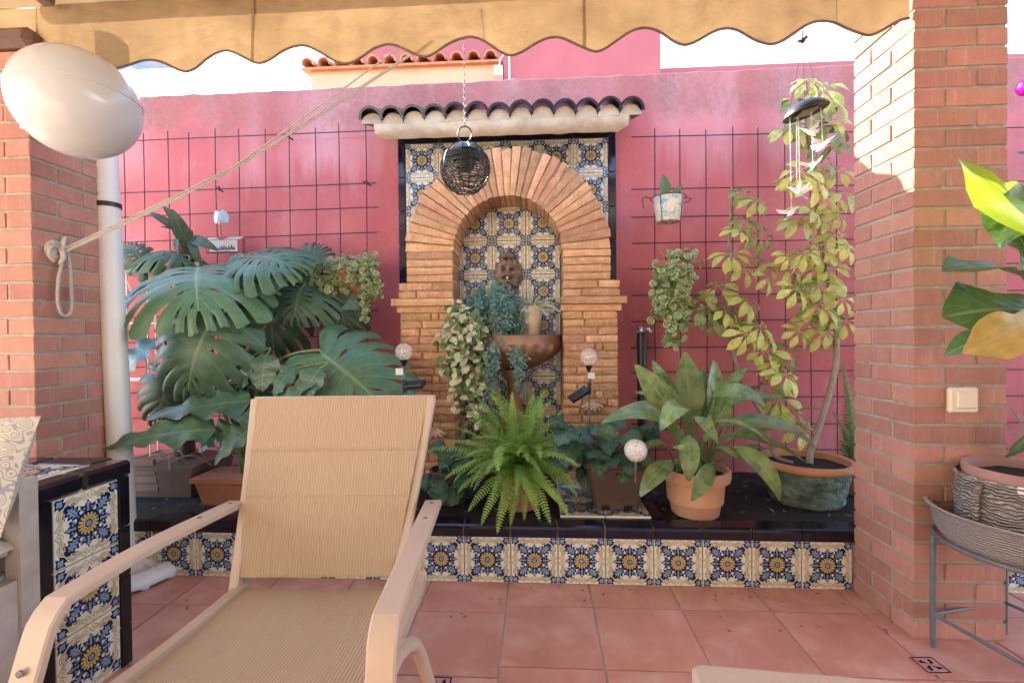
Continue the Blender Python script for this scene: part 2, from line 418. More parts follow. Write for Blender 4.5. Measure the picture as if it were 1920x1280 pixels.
a = g.mix(g.math('MULTIPLY', g.ramp(g.noise(g.coord(False, scale=(1, 1, .45)), 5.0, 6, .7), [(.58, (0, 0, 0)), (.76, (1, 1, 1))]), .45), a, (.62, .30, .34))
g.set(a, .88, .25); g.bump(g.math('ADD', g.noise(co, 45, 5), g.noise(co, 6, 4)), .35, .008); M['pink'] = g.m
b = MB(); n = 360; xa, xb = -5.0, 5.0
vs = []
for i in range(n+1):
    x = xa + (xb-xa)*i/n; zt = wall_top(x)
    vs += [(x, YW, -.05), (x, YW, zt - .010), (x, YW + .012, zt), (x, YW + .13, zt + .004*mnoise.noise(V((x*7, 9, 0)))), (x, YW + .14, -.05)]
fs = []
for i in range(n):
    o_ = i*5; q = o_+5
    for k in range(4): fs.append((o_+k, q+k, q+k+1, o_+k+1))
b.add(vs, [f[::-1] for f in fs])
single('garden_wall', b, M['pink'], 'tall pink rendered garden wall with weather stained top behind the planter', 'wall')

# ================================================================== neighbouring houses beyond the wall
M['peach'] = simple('peach_render', (.60, .36, .22), (.52, .30, .18), 3, .9)
M['pinkhouse'] = simple('pink_house_render', (.42, .115, .125), (.36, .095, .10), 2, .9, .2, 40)
M['clay'] = simple('clay_roof', (.52, .22, .11), (.36, .14, .07), 12, .85, .4, 50, var=.12)
YH = 6.0
pl = P(583, 130, YH); pr = P(942, 118, YH)
t = thing('peach_house', 'low peach house with a clay tiled eave seen over the wall', 'house', (0, YH, 0))
part('wall', MB().box((pl.x, YH, -.05), (pr.x, YH+1.2, pl.z-.02)), M['peach'], t)
part('upper_wall', MB().box((pl.x-.02, YH+1.2, -.05), (pr.x, YH+3.0, 6.2)), M['pinkhouse'], t)
rf = part('roof', MB().add([(pl.x-.1, YH-.08, pl.z-.02), (pr.x, YH-.08, pl.z-.02), (pr.x, YH+1.2, pl.z+.28), (pl.x-.1, YH+1.2, pl.z+.28), (pl.x-.1, YH-.08, pl.z-.05), (pr.x, YH-.08, pl.z-.05), (pr.x, YH+1.19, pl.z+.2), (pl.x-.1, YH+1.19, pl.z+.2)], [(0,1,2,3),(0,4,5,1),(4,7,6,5),(0,3,7,4)]), M['clay'], t)
b = MB(); nseg = 6
for rad_, fl in ((.075, 0), (.062, 1)):
    pass
prof = []
def barrel(L, r0, r1, th=.012, n=8):
    b = MB(); vs = []
    for (y, r_) in ((0, r0), (L, r1)):
        for rr_ in (r_, r_-th):
            for i in range(n+1):
                q = math.pi*i/n; vs.append((rr_*math.cos(q), y, rr_*math.sin(q)))
    m = n+1; fs = []
    for i in range(n):
        fs += [(i, i+1, 2*m+i+1, 2*m+i), (m+i+1, m+i, 3*m+i, 3*m+i+1), (i+1, i, m+i, m+i+1), (2*m+i, 2*m+i+1, 3*m+i+1, 3*m+i)]
    fs += [(0, 2*m, 3*m, m), (n, m+n, 3*m+n, 2*m+n)]
    return b.add(vs, fs)
me = barrel(1.3, .085, .08, .02).mesh('barrel_tile', True, [M['clay']])
k = int((pr.x - pl.x)/.215)
for i in range(k+1):
    piece('roof_tile', me, t, (pl.x + .02 + i*.215, YH-.14, pl.z - .02), (math.atan2(.30, 1.3), 0, 0))
pt = P(944, 75, YH-.1); pq = P(1238, 75, YH-.1)
t = thing('pink_house', 'plain dark pink house block rising beyond the garden wall', 'house', (0, YH, 0))
part('wall', MB().box((pt.x, YH-.1, -.05), (pq.x, YH+3, 5.25)), M['pinkhouse'], t)
part('parapet', MB().box((pq.x+.002, YH+.3, -.05), (pq.x+5, YH+2.6, P(1400, 122, YH+.3).z)), M['pinkhouse'], t)
ll = P(856, 108, YH-.05); lr = P(858, 142, YH-.05)
part('downpipe', MB().tube([P(954, 60, YH-.2), P(955, 155, YH-.2)], .012, 6), M['white'], t)
lt = P(935, 130, YH-.25)
t = thing('wall_lantern', 'small white wall lamp on a bracket beside the peach house', 'lamp', lt)
part('housing', MB().box((-.05, -.05, -.10), (.05, .05, .02)), M['white'], t, True)
part('bracket', MB().tube([(0, 0, .02), (.02, .05, .16), (.07, .12, .26)], .008, 6), M['white'], t, True)
# distant awnings
def small_awning(name, label, x0, y0, x1, y1, Y, m, ns, drop):
    A = P(x0, y0, Y); Bp = P(x1, y1, Y); Lx = Bp.x - A.x; zt = A.z
    t = thing(name, label, 'awning', (A.x, Y, zt))
    def sh(u, v): return (u*Lx, v*1.2, .05*math.sin(v*3) + v*.5)
    part('cloth', MB().grid(sh, 10, 4), m, t, True)
    def val(u, v): return (u*Lx, -.004, -v*drop*(.72 + .28*abs(math.sin(u*ns*math.pi))))
    part('valance', MB().grid(val, 48, 3), m, t, True)
M['bluecloth'] = simple('blue_cloth', (.20, .27, .48), (.15, .20, .38), 6, .9)
M['whitecloth'] = simple('white_cloth', (.62, .66, .70), (.50, .55, .60), 6, .9)
small_awning('neighbour_awning', 'blue grey scalloped awning of a neighbour beyond the pink wall', 150, 112, 276, 128, 7.5, M['bluecloth'], 4, .22)
small_awning('neighbour_awning', 'white scalloped awning peeking over the wall beside the brick pillar', 1534, 50, 1640, 50, 7.0, M['whitecloth'], 5, .22)

# ================================================================== brick pillars
LB, BB, MJ, CHT = .195, .095, .010, .0669
SB = LB + MJ + BB
rr = random.Random(11)
bst = [jitter_mesh(slab_mesh(LB, BB, .0565, .0022, M['brick'], 'brick'), .0012, rr) for _ in range(5)]
def pillar(name, label, x0, y0, ncrs, skip=()):
    t = thing(name, label, 'pillar', (x0 + SB/2, y0 + SB/2, 0))
    part('mortar_core', MB().box((x0+.0045, y0+.0045, -.02), (x0+SB-.0045, y0+SB-.0045, ncrs*CHT-.006)), M['mortar'], t)
    for c in range(ncrs):
        z = c*CHT + .0565/2 + .004
        lay = [((LB/2, BB/2), 0), ((SB-BB/2, LB/2), 1), ((SB-LB/2, SB-BB/2), 0), ((BB/2, SB-LB/2), 1)]
        if c % 2: lay = [((SB-LB/2, BB/2), 0), ((SB-BB/2, SB-LB/2), 1), ((LB/2, SB-BB/2), 0), ((BB/2, LB/2), 1)]
        for (cx_, cy_), rot in lay:
            piece('brick', rr.choice(bst), t, (x0+cx_+rr.uniform(-.0008, .0008), y0+cy_+rr.uniform(-.0008, .0008), z+rr.uniform(-.0008, .0008)), (0, 0, math.pi/2*rot + rr.choice((0, math.pi)) + rr.uniform(-.004, .004)))
    return t
XR = X0 + 3.0; YF = YP - SB - .006
pillarR = pillar('brick_pillar', 'red brick pillar with an ivory light switch beside the potted fig', XR, YF, 36)
XL = -1.90
pillarL = pillar('brick_pillar', 'red brick pillar with a rope cleat behind the white lamp', XL - SB, YF - .01, 32)
part('capping', slab_mesh(.345, .335, .075, .022, simple('dark_wood', (.16, .075, .05), (.10, .05, .035), 12, .6, .3, 60)), None, pillarL, True).location = (.012, -.015, 32*CHT + .036)

# ================================================================== tiled raised planter
t = planter = thing('raised_planter', 'low raised planter faced with blue and yellow patterned tiles', 'planter', (0, YP, 0))
ZT = .197; ZC = .247
part('core', MB().box((-3.2, YP+.012, -.02), (3.6, YW, .225)), M['grout'], t)
rr = random.Random(5)
def tile_at(parent, x, y, z, rot=(0, 0, 0)):
    return piece('tile', TILE, parent, (x, y, z), (rot[0], rot[1]+rr.randrange(4)*math.pi/2, rot[2]))
for k in range(-5, 24):
    if k == 15 : continue
    x = X0 + .2*(k+.5)
    if k > 15: x += .1
    tile_at(t, x, YP + .002 + rr.uniform(-.0005, .0005), .0985)
cop = MB()
prof = [(0, -.000), (0, .034), (.004, .044), (.012, .0495), (.085, .0505), (.085, .0)]
L = .1955
vs = [(sx*L/2, y, z) for sx in (-1, 1) for (y, z) in prof]
npf = len(prof)
me_c = MB().add(vs, [tuple(range(npf)), tuple(range(2*npf-1, npf-1, -1))] + [(i, npf+i, npf+(i+1) % npf, (i+1) % npf) for i in range(npf)]).mesh('coping_tile', False, [M['navy']])
me_ck = me_c.copy(); me_ck.materials.clear(); me_ck.materials.append(M['black'])
for k in range(-5, 24):
    x = X0 + .2*(k+.5) - .002
    piece('coping_tile', me_c if 8 <= k <= 11 else me_ck, t, (x + rr.uniform(-.0006, .0006), YP - .004 + rr.uniform(-.0006, .0006), ZT + .0005))
part('coping_grout', MB().box((-2.9, YP+.006, .1985), (3.2, YP+.079, .2425)), M['grout'], t)
def soil_h(u, v):
    x = -3.2 + 6.8*u; y = YP + .08 + (YW - YP - .08)*v
    return (x, y, .238 + .010*mnoise.noise(V((x*9, y*9, 0))) + .006*mnoise.noise(V((x*31, y*31, 4))))
part('soil', MB().grid(soil_h, 170, 20), M['soil'], t, smooth=True)
# tiled slab in the middle of the bed (flat azulejos with a dark trim)
pa = PZ(1074, 985, .252); pb = PZ(1246, 985, .252)
for i in range(1):
    for j in range(3):
        o = piece('tile', TILE, t, (pb.x - .035 - .0975, YP + .088 + .1 + .2*j, .2565), (-math.pi/2, 0, 0))
        o2 = piece('tile', TILE, t, (pb.x - .035 - .0975 - .2, YP + .088 + .1 + .2*j, .2565), (-math.pi/2, 0, 0))
for j in range(3):
    piece('trim_tile', slab_mesh(.05, .198, .022, .004, M['black'], 'trim_tile'), t, (pb.x - .008, YP + .188 + .2*j, .2485))
# dead leaf litter on the soil
M['litter'] = simple('dead_leaf', (.30, .19, .10), (.16, .09, .05), 20, .8, var=.25)
b = MB(); rr = random.Random(12)
for i in range(260):
    x = rr.uniform(-1.9, 1.4); y = rr.uniform(YP+.1, YW-.1); a_ = rr.uniform(0, 6.3); s = rr.uniform(.006, .02); z = .250 + rr.uniform(0, .006)
    d1 = V((math.cos(a_), math.sin(a_), rr.uniform(-.2, .3)))*s; d2 = V((-math.sin(a_), math.cos(a_), rr.uniform(-.3, .3)))*s*.35; c = V((x, y, z))
    b.add([c-d1, c-d1*.2+d2, c+d1, c-d1*.1-d2], [(0, 1, 2, 3)])
part('leaf_litter', b, M['litter'], t, kind='stuff')

# ================================================================== awning
g = NG('awning_cloth'); co = g.coord(rnd=False)
a = g.ramp(g.noise(co, 2.2, 6, .65, .8), [(.25, (.25, .165, .088)), (.5, (.36, .245, .130)), (.75, (.47, .33, .19))])
a = g.mix(g.math('MULTIPLY', g.ramp(g.noise(g.coord(False, scale=(1, 1, 3)), 4.5, 6, .75, 1.2), [(.48, (0, 0, 0)), (.70, (1, 1, 1))]), .42), a, (.19, .125, .075))
g.set(a, .9, .2); wv = g.noise(co, 400, 2); g.bump(g.math('ADD', g.math('MULTIPLY', wv, .3), g.math('MULTIPLY', g.noise(co, 5, 3), 2.0)), .3, .01)
tr = g.n('BsdfTranslucent'); g.l(a, tr.inputs[0]); ms = g.n('MixShader'); ms.inputs[0].default_value = .21
g.l(g.b.outputs[0], ms.inputs[1]); g.l(tr.outputs[0], ms.inputs[2]); g.l(ms.outputs[0], g.out.inputs[0]); M['awning'] = g.m
M['trim'] = simple('awning_trim', (.20, .12, .07), (.13, .08, .05), 20, .9)
YA = YF + .012
xa = XL + .006; xb = XR - .006
troughs = [P(x, y, YA) for x, y in ((345, 131), (490, 131), (643, 124), (805, 119), (966, 109), (1117, 102), (1290, 92), (1441, 84), (1623, 72))]
per = (troughs[-1].x - troughs[0].x)/8.0
crests = [P(x, y, YA).z for x, y in ((420, 104), (555, 100), (735, 92), (890, 82), (1045, 76), (1215, 68), (1373, 60), (1545, 48))]
zlow = lambda x: troughs[0].z + (troughs[-1].z - troughs[0].z)*(x - troughs[0].x)/(troughs[-1].x - troughs[0].x)
def vbot(x):
    ph = (x - troughs[0].x)/per; amp = .062 if ph > 0 else .062*max(.15, 1+ph*.55)
    s = .5 - .5*math.cos(2*math.pi*ph); s = s**.85
    return zlow(x) + amp*s
def vtop(x): return zlow(x) + .262
t = awning = thing('awning', 'faded ochre awning with a scalloped valance hung between the brick pillars', 'awning', (0, YA, 2.3))
def fold(x, v): return .014*math.sin(x*9+1)*v + .010*mnoise.noise(V((x*6, v*2, 0))) + .005*mnoise.noise(V((x*19, v*1.5, 5)))
def val(u, v):
    x = xa + (xb-xa)*u; zb = vbot(x); zt = vtop(x); return (x, YA + fold(x, v), zt + (zb-zt)*v)
vl = part('valance', MB().grid(val, 260, 8), M['awning'], t, smooth=True)
def val2(u, v):
    x = XR + SB + .006 + 1.4*u; zb = P(1905, 22, YA).z + .05*(.5-.5*math.cos(u*29+2.6)); return (x, YA + fold(x, v), zb + .2*(1-v))
part('valance', MB().grid(val2, 120, 4), M['awning'], t, smooth=True)
def val3(u, v):
    x = -3.4 + (XL + .008 + 3.4)*u; return (x, YA + .002 + fold(x, v), vtop(x) + (32*CHT + .078 - vtop(x))*v)
part('valance', MB().grid(val3, 60, 4), M['awning'], t, smooth=True)
part('trim', MB().tube([(lambda q: (q[0], q[1]-.001, q[2]))(val(i/260, 1)) for i in range(261)], .0045, 6), M['trim'], vl, smooth=True)
for px_ in (475, 1095):
    p1 = P(px_, 10, YA); x = p1.x
    part('seam', MB().bar([(x, YA + fold(x, 0) - .002, vtop(x)), (x, YA+fold(x, .5) - .002, (vtop(x)+vbot(x))/2), (x, YA+fold(x, 1)-.002, vbot(x)+.004)], .010, .002, (0, 1, 0)), M['awning'], vl)
part('front_bar', MB().tube([(xa, YA+.045, vtop(xa)+.01), (xb, YA+.045, vtop(xb)+.01)], .028, 12), M['white'], t, smooth=True)
YB = -1.6
def cl(u, v):
    x = -3.5 + 7.0*u; z0 = vtop(x) + .004; y = YA + .01 + (YB-YA)*v
    return (x, y, z0 + .62*v - .06*math.sin(v*math.pi) - .010*math.sin(v*math.pi)*math.sin(x*7))
part('canopy', MB().grid(cl, 60, 24), M['awning'], t, smooth=True)
for i in range(6):
    x = -1.80 + i*.62
    part('rafter', MB().bar([(x, YA-.03, vtop(x)-.012), (x, YA-1.2, vtop(x)+.15), (x, YB, vtop(x)+.53)], .045, .03), M['trim'], t)

# unseen house wall, added behind the viewer to block sky and bounce fill
t = thing('fill_facade', 'unseen white facade holding the awning, added to shape the fill light', 'house', (0, -1.7, 0))
part('wall', MB().box((-6, -1.95, -.05), (6, -1.68, 3.4)), simple('white_render', (.78, .77, .75), (.72, .71, .69), 2, .9), t)

b = MB(); rr = random.Random(77)
for i in range(70):
    x = rr.uniform(-1.6, 1.3); y = YP - abs(rr.gauss(0, .16)) - .02; a_ = rr.uniform(0, 6.3); s = rr.uniform(.004, .013); z = .0035
    d1 = V((math.cos(a_), math.sin(a_), rr.uniform(0, .25)))*s; d2 = V((-math.sin(a_), math.cos(a_), rr.uniform(0, .3)))*s*.4; c = V((x, y, z))
    b.add([c-d1, c-d1*.2+d2, c+d1, c-d1*.1-d2], [(0, 1, 2, 3)])
dl = bpy.data.objects.new('dry_leaf_litter', b.mesh('dry_leaf_litter', mats=[M['litter']])); COL.objects.link(dl); dl['kind'] = 'stuff'; dl['label'] = 'scattered dry leaf bits on the terracotta floor by the planter'; dl['category'] = 'litter'
# ================================================================== wall fountain
YT = 2.750; YFR = 2.50
XT = -.6858; ZT0 = 2.1006
cen = P(951, 469, YFR); CXF = cen.x; ZCF = cen.z; RO, RI = .557, .293
zb1 = P(951, 527, YFR).z; zc1 = P(951, 558, YFR).z; zc0 = P(951, 584, YFR).z; ZS = .24
t = fountain = thing('wall_fountain', 'brick arch wall fountain with patterned tiles and a small glazed tile roof', 'fountain', (CXF, YT, ZS))
rr = random.Random(21)
part('backing', MB().box((XT-.145, YT+.010, ZS), (XT+1.145, YW+.004, ZT0+.15)), M['grout'], t)
def in_ring(x, z): return math.hypot(x-CXF, max(0, z-ZCF)) < RO - .04
for k in range(6):
    for r_ in range(4):
        x = XT + .2*k; z = ZT0 - .2*r_
        if all(in_ring(x+dx, z+dz) for dx in (-.1, .1) for dz in (-.1, .1)): continue
        if z - .1 < zb1 - .12: continue
        tile_at(t, x, YT + .0012 + rr.uniform(0, .0006), z)
NX = P(954, 420, YT).x; NZ = P(954, 420, YT).z
for k in (-1, 0, 1):
    for r_ in range(8):
        z = NZ - .2*r_
        if z < ZS - .09: continue
        tile_at(t, NX + .2*k, YT - .0095 + rr.uniform(0, .0005), z)
# navy border strips
bw = .045; xl_, xr_ = XT - .1, XT + 1.1; ztp = ZT0 + .1
def bt(w_, h_): return slab_mesh(w_, .012, h_, .0025, M['navy'], 'border_tile')
m1 = bt(.197, bw-.003); m2 = bt(bw-.003, .197)
for k in range(6): piece('border_tile', m1, t, (XT + .2*k, YT + .001, ztp + bw/2))
for sx, x in ((-1, xl_ - bw/2), (1, xr_ + bw/2)):
    piece('border_tile', bt(bw-.003, bw-.003), t, (x, YT + .001, ztp + bw/2))
    for r_ in range(5): piece('border_tile', m2, t, (x, YT + .001, ztp - .1 - .2*r_))
# rough bricks
def rough(c4, y0, y1, nu=4, nv=2, amt=.004):
    """c4: four (x,z) corners, counter-clockwise seen from the front; front at y0"""
    A, B_, C_, D = [V((a, 0, b_)) for a, b_ in c4]; b = MB(); sd_ = rr.random()*100
    def q(u, v): return A*(1-u)*(1-v) + B_*u*(1-v) + C_*u*v + D*(1-u)*v
    us = [0] + [i/nu for i in range(nu+1)] + [1]; ins = .05
    front = []
    for i in range(nu+1):
        for j in range(nv+1):
            u, v = i/nu, j/nv; p = q(u, v); e = (i in (0, nu)) or (j in (0, nv)); ce = q(.5, .5)
            if e: p = p + (ce - p)*.02 + V((rr.uniform(-1, 1), 0, rr.uniform(-1, 1)))*amt*.5
            y = y0 + (.0032 if e else 0) + rr.uniform(-1, 1)*amt*.55 + (.003*rr.random() if (i in (0, nu)) and (j in (0, nv)) else 0)
            front.append(V((p.x, y, p.z)))
    idx = lambda i, j: i*(nv+1)+j
    fs = [(idx(i, j), idx(i+1, j), idx(i+1, j+1), idx(i, j+1)) for i in range(nu) for j in range(nv)]
    ring = [idx(i, 0) for i in range(nu+1)] + [idx(nu, j) for j in range(1, nv+1)] + [idx(i, nv) for i in range(nu-1, -1, -1)] + [idx(0, j) for j in range(nv-1, 0, -1)]
    n0 = len(front); vs = front + [V((front[i].x, y1, front[i].z)) for i in ring]
    n = len(ring)
    fs += [(ring[i], n0+i, n0+(i+1) % n, ring[(i+1) % n]) for i in range(n)]
    return b.add(vs, fs).mesh('brick', False, [M['oldbrick']])
def smoothed(me):
    for p_ in me.polygons: p_.use_smooth = True
    me.set_sharp_from_angle(angle=rad(18)); return me
def old_brick(c4, y0, y1, **k): part('brick', smoothed(rough(c4, y0, y1, **k)), None, t)
NB = 31; g_ = .0085
for i in range(NB):
    a0 = math.pi*i/NB; a1 = math.pi*(i+1)/NB; am = (a0+a1)/2; hw = (a1-a0)/2
    fi = hw*RI - g_/2*.5; fo = hw*RO - g_/2
    jo = rr.uniform(-.010, .006); ji = rr.uniform(-.003, .003)
    def pt_(r_, w_): return (CXF + math.cos(am)*r_ - math.sin(am)*w_, ZCF + math.sin(am)*r_ + math.cos(am)*w_)
    old_brick([pt_(RI+ji, -fi), pt_(RO+jo, -fo), pt_(RO+jo, fo), pt_(RI+ji, fi)], YFR + rr.uniform(-.006, .008), YT - .012)
def course(x0_, x1_, z0_, z1_, splits, y0=YFR, jit=.006):
    xs = [x0_] + [x0_ + (x1_-x0_)*s for s in splits] + [x1_]
    for a_, b_ in zip(xs[:-1], xs[1:]):
        j = rr.uniform(-jit, jit)*.6; dz = rr.uniform(-.0015, .0015)
        old_brick([(a_+.004+rr.uniform(-.003, .003)*(a_ == x0_), z0_+.004+dz), (b_-.004+rr.uniform(-.003, .003)*(b_ == x1_), z0_+.004-dz), (b_-.004, z1_-.004+dz), (a_+.004, z1_-.004)], y0+j, YT - .012)
PO = .590
core = MB()
for s in (-1, 1):
    ax, bx_ = (CXF - RO, CXF - RI) if s < 0 else (CXF + RI, CXF + RO)
    nn = 4; hz = (ZCF - zb1)/nn
    for i in range(nn): course(ax, bx_, zb1 + hz*i, zb1 + hz*(i+1), [])
    ax, bx_ = (CXF - PO - .012, CXF - RI) if s < 0 else (CXF + RI, CXF + PO + .012)
    for i in range(2): course(ax, bx_, zc1 + (zb1-zc1)*i/2, zc1 + (zb1-zc1)*(i+1)/2, [[.33], [.62]][i])
    # capital: two projecting ledges
    for (zz0, zz1, ex) in ((zc0 + .036, zc1 - .002, .030), (zc0, zc0 + .034, .006)):
        a2, b2 = (ax - ex, bx_ + .008) if s < 0 else (ax - .008, bx_ + ex)
        b = smoothed(rough([(a2, zz0), (b2, zz0), (b2, zz1), (a2, zz1)], YFR - ex*1.2, YT - .012, 6, 2, .003)); o = part('capital', b, None, t)
    ax, bx_ = (CXF - PO, CXF - RI) if s < 0 else (CXF + RI, CXF + PO)
    nc = 22; hz = (zc0 - ZS)/nc
    for i in range(nc):
        sp = rr.choice(([.36], [.64], [.5], [.3, .42], [.58, .72], [.7])) if i % 2 else rr.choice(([.62], [.4], [.25], [.34, .8]))
        course(ax, bx_, ZS + hz*i, ZS + hz*(i+1), sp)
    core.box((ax + .008, YFR + .010, ZS), (bx_ - .006, YT - .015, zb1))
    a3, b3 = (CXF - RO + .008, CXF - RI - .006) if s < 0 else (CXF + RI + .006, CXF + RO - .008)
    core.box((a3, YFR + .010, zb1), (b3, YT - .015, ZCF))
n = 40
vs = []
for i in range(n+1):
    a_ = math.pi*i/n
    for (r_, y) in ((RI+.006, YFR+.010), (RO-.010, YFR+.010), (RO-.010, YT-.015), (RI+.006, YT-.015)):
        vs.append((CXF + r_*math.cos(a_), y, ZCF + r_*math.sin(a_)))
core.add(vs, [(i*4+k, i*4+(k+1) % 4, (i+1)*4+(k+1) % 4, (i+1)*4+k) for i in range(n) for k in range(4)])
part('mortar_core', core, M['oldmortar'], t)
# roof over the fountain
YR = 2.45
zfb = P(940, 246, YR).z; zs1 = P(940, 222, YR).z; zs0 = ztp + bw + .004
x0s, x1s = P(700, 235, YR).x, P(1180, 235, YR).x
b = MB()
prof_ = [(YW+.002, zs0), (YT-.02, zs0), (YR+.055, zfb), (YR+.02, zfb+.018), (YR+.006, zs1-.012), (YR+.014, zs1+.02), (YW+.002, zs1+.15)]
nb = 60
for i in range(nb+1):
    u = i/nb; x = x0s + (x1s-x0s)*u; e = max(0, abs(u-.5)*2 - .84)/.16; sg = 1 if u < .5 else -1
    for k, (y, z) in enumerate(prof_):
        b.v.append((x + (.05*e*sg if k in (0, 1, 2) else 0), y + (.006*mnoise.noise(V((x*14, k, 0))) if 1 < k < 6 else 0), z + ((.014*mnoise.noise(V((x*9, k*3, 2))) + .006*math.sin(x*55)) if k in (4, 5) else .004*mnoise.noise(V((x*12, k*3, 2))))))
kk = len(prof_)
for i in range(nb):
    for k in range(kk): b.f.append((i*kk+k, i*kk+(k+1) % kk, (i+1)*kk+(k+1) % kk, (i+1)*kk+k)); b.m.append(0)
b.f.append(tuple(range(kk))); b.m.append(0); b.f.append(tuple(nb*kk+k for k in range(kk-1, -1, -1))); b.m.append(0)
slab_o = part('roof_slab', b, M['cement'], t, smooth=True)
NT = 13; pitch = (x1s - x0s + .02)/(NT-1); rt = barrel(.34, .066, .058, .013, 12); sla = math.atan2(.135, .33)
rt = rt.mesh('roof_tile', True, [M['rooftile']])
filler = MB()
for i in range(NT):
    x = x0s - .01 + pitch*i
    zz = zs1 + .012 + rr.uniform(-.004, .004)
    piece('roof_tile', rt, t, (x, YR - .016 + rr.uniform(-.010, .006), zz), (sla, rr.uniform(-.05, .05), rr.uniform(-.02, .02)))
    nf = 10; c0 = V((x, YR + .004, zz - .014))
    pv = [c0 + V((.056*math.cos(math.pi*k/nf), rr.uniform(0, .006), .058*math.sin(math.pi*k/nf))) for k in range(nf+1)]
    pb_ = [q + V((0, .28, .10)) for q in pv]
    filler.add(pv + pb_, [tuple(range(nf+1))[::-1]] + [(k, k+1, nf+2+k, nf+1+k) for k in range(nf)])
part('mortar_fill', filler, M['cement'], t)
# lion mask
M['bronze'] = simple('lion_clay', (.36, .26, .20), (.12, .075, .055), 22, .5, .4, 90)
lm = P(953, 513, YT - .02); LS = .088
def lion(u, v):
    a_ = u*2*math.pi; r_ = v
    x = r_*math.sin(a_)*1.0; z = r_*math.cos(a_)*1.16
    G = lambda cx_, cz_, sx, sz, h: h*math.exp(-((x-cx_)/sx)**2 - ((z-cz_)/sz)**2)
    h = .62*math.sqrt(max(0, 1-r_**2)) + .10*(1-r_)
    h += G(0, -.16, .26, .22, .46) + G(0, .14, .12, .30, .34) - G(.27, .20, .13, .08, .42) - G(-.27, .20, .13, .08, .42)
    h += G(.27, .20, .06, .045, .26) + G(-.27, .20, .06, .045, .26)
    h += G(.28, .40, .22, .08, .30) + G(-.28, .40, .22, .08, .30) + G(.24, -.20, .15, .12, .26) + G(-.24, -.20, .15, .12, .26) + G(0, -.02, .13, .08, .16)
    h -= G(0, -.38, .26, .055, .60); h += G(0, -.54, .18, .09, .26) + G(.44, .0, .12, .2, .16) + G(-.44, .0, .12, .2, .16)
    if r_ > .66:
        k = min(1, (r_-.66)/.2); h += k*.14*math.sin(a_*13 + r_*7) + k*.08*math.sin(a_*7 - r_*11)
        rr_ = 1 + .05*math.sin(a_*11)*k; x *= rr_; z *= rr_
    return (lm.x + x*LS, lm.y + .018 - h*LS*.95, lm.z + z*LS)
lo = part('lion_mask', MB().grid(lion, 96, 30), M['bronze'], t, smooth=True)
part('spout', MB().tube([lm + V((0, -.062, -.030)), lm + V((0, -.098, -.036))], .0065, 8), M['white'], lo)
part('hanger', MB().lathe([(.001, .0), (.034, .0), (.040, .010), (.036, .020), (.016, .024), (.012, .032), (.012, .055), (.001, .058)], 14, lm + V((0, -.03, .088))), M['bronze'], lo, smooth=True)
# basin: half bowl with a carved front
M['basin'] = simple('basin_clay', (.38, .21, .125), (.20, .10, .06), 12, .65, .5, 50)
bs = P(966, 629, 2.45); BR = .262; BXc = P(966, 629, 2.55).x; BZ = bs.z
def bowl(u, v):
    a_ = math.pi*(1+u)
    if v < .12: r_ = 1.0 - .0*v; z = 0 - v*.30
    else:
        q = (v-.12)/.88; r_ = 1.0*math.cos(q*math.pi/2*.92)**.75 + .02; z = -.036 - .165*q**1.0*1.0
    car = .018*max(0, math.sin(u*math.pi*6))*math.sin(min(1, max(0, (v-.15)/.5))*math.pi) + .008*math.sin(u*math.pi*24)*(.2 < v < .7)
    r2 = BR*r_ + car
    return (BXc + r2*math.cos(a_), YT - .02 + r2*math.sin(a_)*1.08, BZ + z)
bo = part('basin', MB().grid(bowl, 90, 26), M['basin'], t, smooth=True)
def rim(u, v):
    a_ = math.pi*(1+u); r2 = BR*(1 - .11*v); return (BXc + r2*math.cos(a_), YT - .02 + r2*math.sin(a_)*1.08, BZ + .004*math.sin(v*math.pi) - (.10*max(0, v-.8)/.2))
part('rim', MB().grid(rim, 60, 6), M['basin'], bo, smooth=True)
part('pedestal', MB().lathe([(.055, BZ-.19), (.075, BZ-.20), (.07, BZ-.23), (.045, BZ-.26), (.042, BZ-.40), (.06, BZ-.44), (.085, BZ-.46), (.085, .24)], 16, (BXc - .01, YT-.11, 0)), M['basin'], t, smooth=True)

# ================================================================== iron mesh panels on the wall
def mesh_panel(label, xs, zs, ztop, zbot, xl, xr, Y, xh=None):
    t = thing('wire_mesh', label, 'trellis', ((xl+xr)/2, Y, zbot))
    for i, x in enumerate(xs):
        w1 = rr.uniform(-.006, .006); part('wire', MB().tube([(x, Y, zbot), *[(x + w1*k/6 + rr.uniform(-.0025, .0025), Y + rr.uniform(-.004, .004), zbot + (ztop-zbot)*k/6) for k in range(1, 6)], (x + w1, Y, ztop + rr.uniform(-.012, .012))], .0031, 6), M['iron'], t)
    for z in zs:
        part('wire', MB().tube([(xl + rr.uniform(-.01, .01), Y - .0066, z[0]), ((xl+xr)/2, Y - .0066 + rr.uniform(-.005, 0), (z[0]+z[1])/2 + rr.uniform(-.004, .004)), (xr + rr.uniform(-.01, .01), Y - .0066, z[1])], .0032, 6), M['iron'], t)
    return t
YM = 2.735
xs = [P(x, 300, YM).x for x in (232, 269, 315, 356, 404, 447, 497, 541, 591, 635, 685)]
xs = [xs[0] - .15*i for i in (4, 3, 2, 1)] + xs
zz = [(P(235, y0, YM).z, P(700, y1, YM).z) for y0, y1 in ((268, 246), (365, 344), (412, 389), (459, 436), (506, 484), (553, 531), (600, 582), (647, 627), (694, 674), (742, 722), (790, 770), (838, 817), (885, 864))]
mesh_panel('rusty iron wire mesh on the pink wall behind the swiss cheese plant', xs, zz, P(500, 240, YM).z, .26, xs[0]-.08, P(707, 300, YM).x, YM)
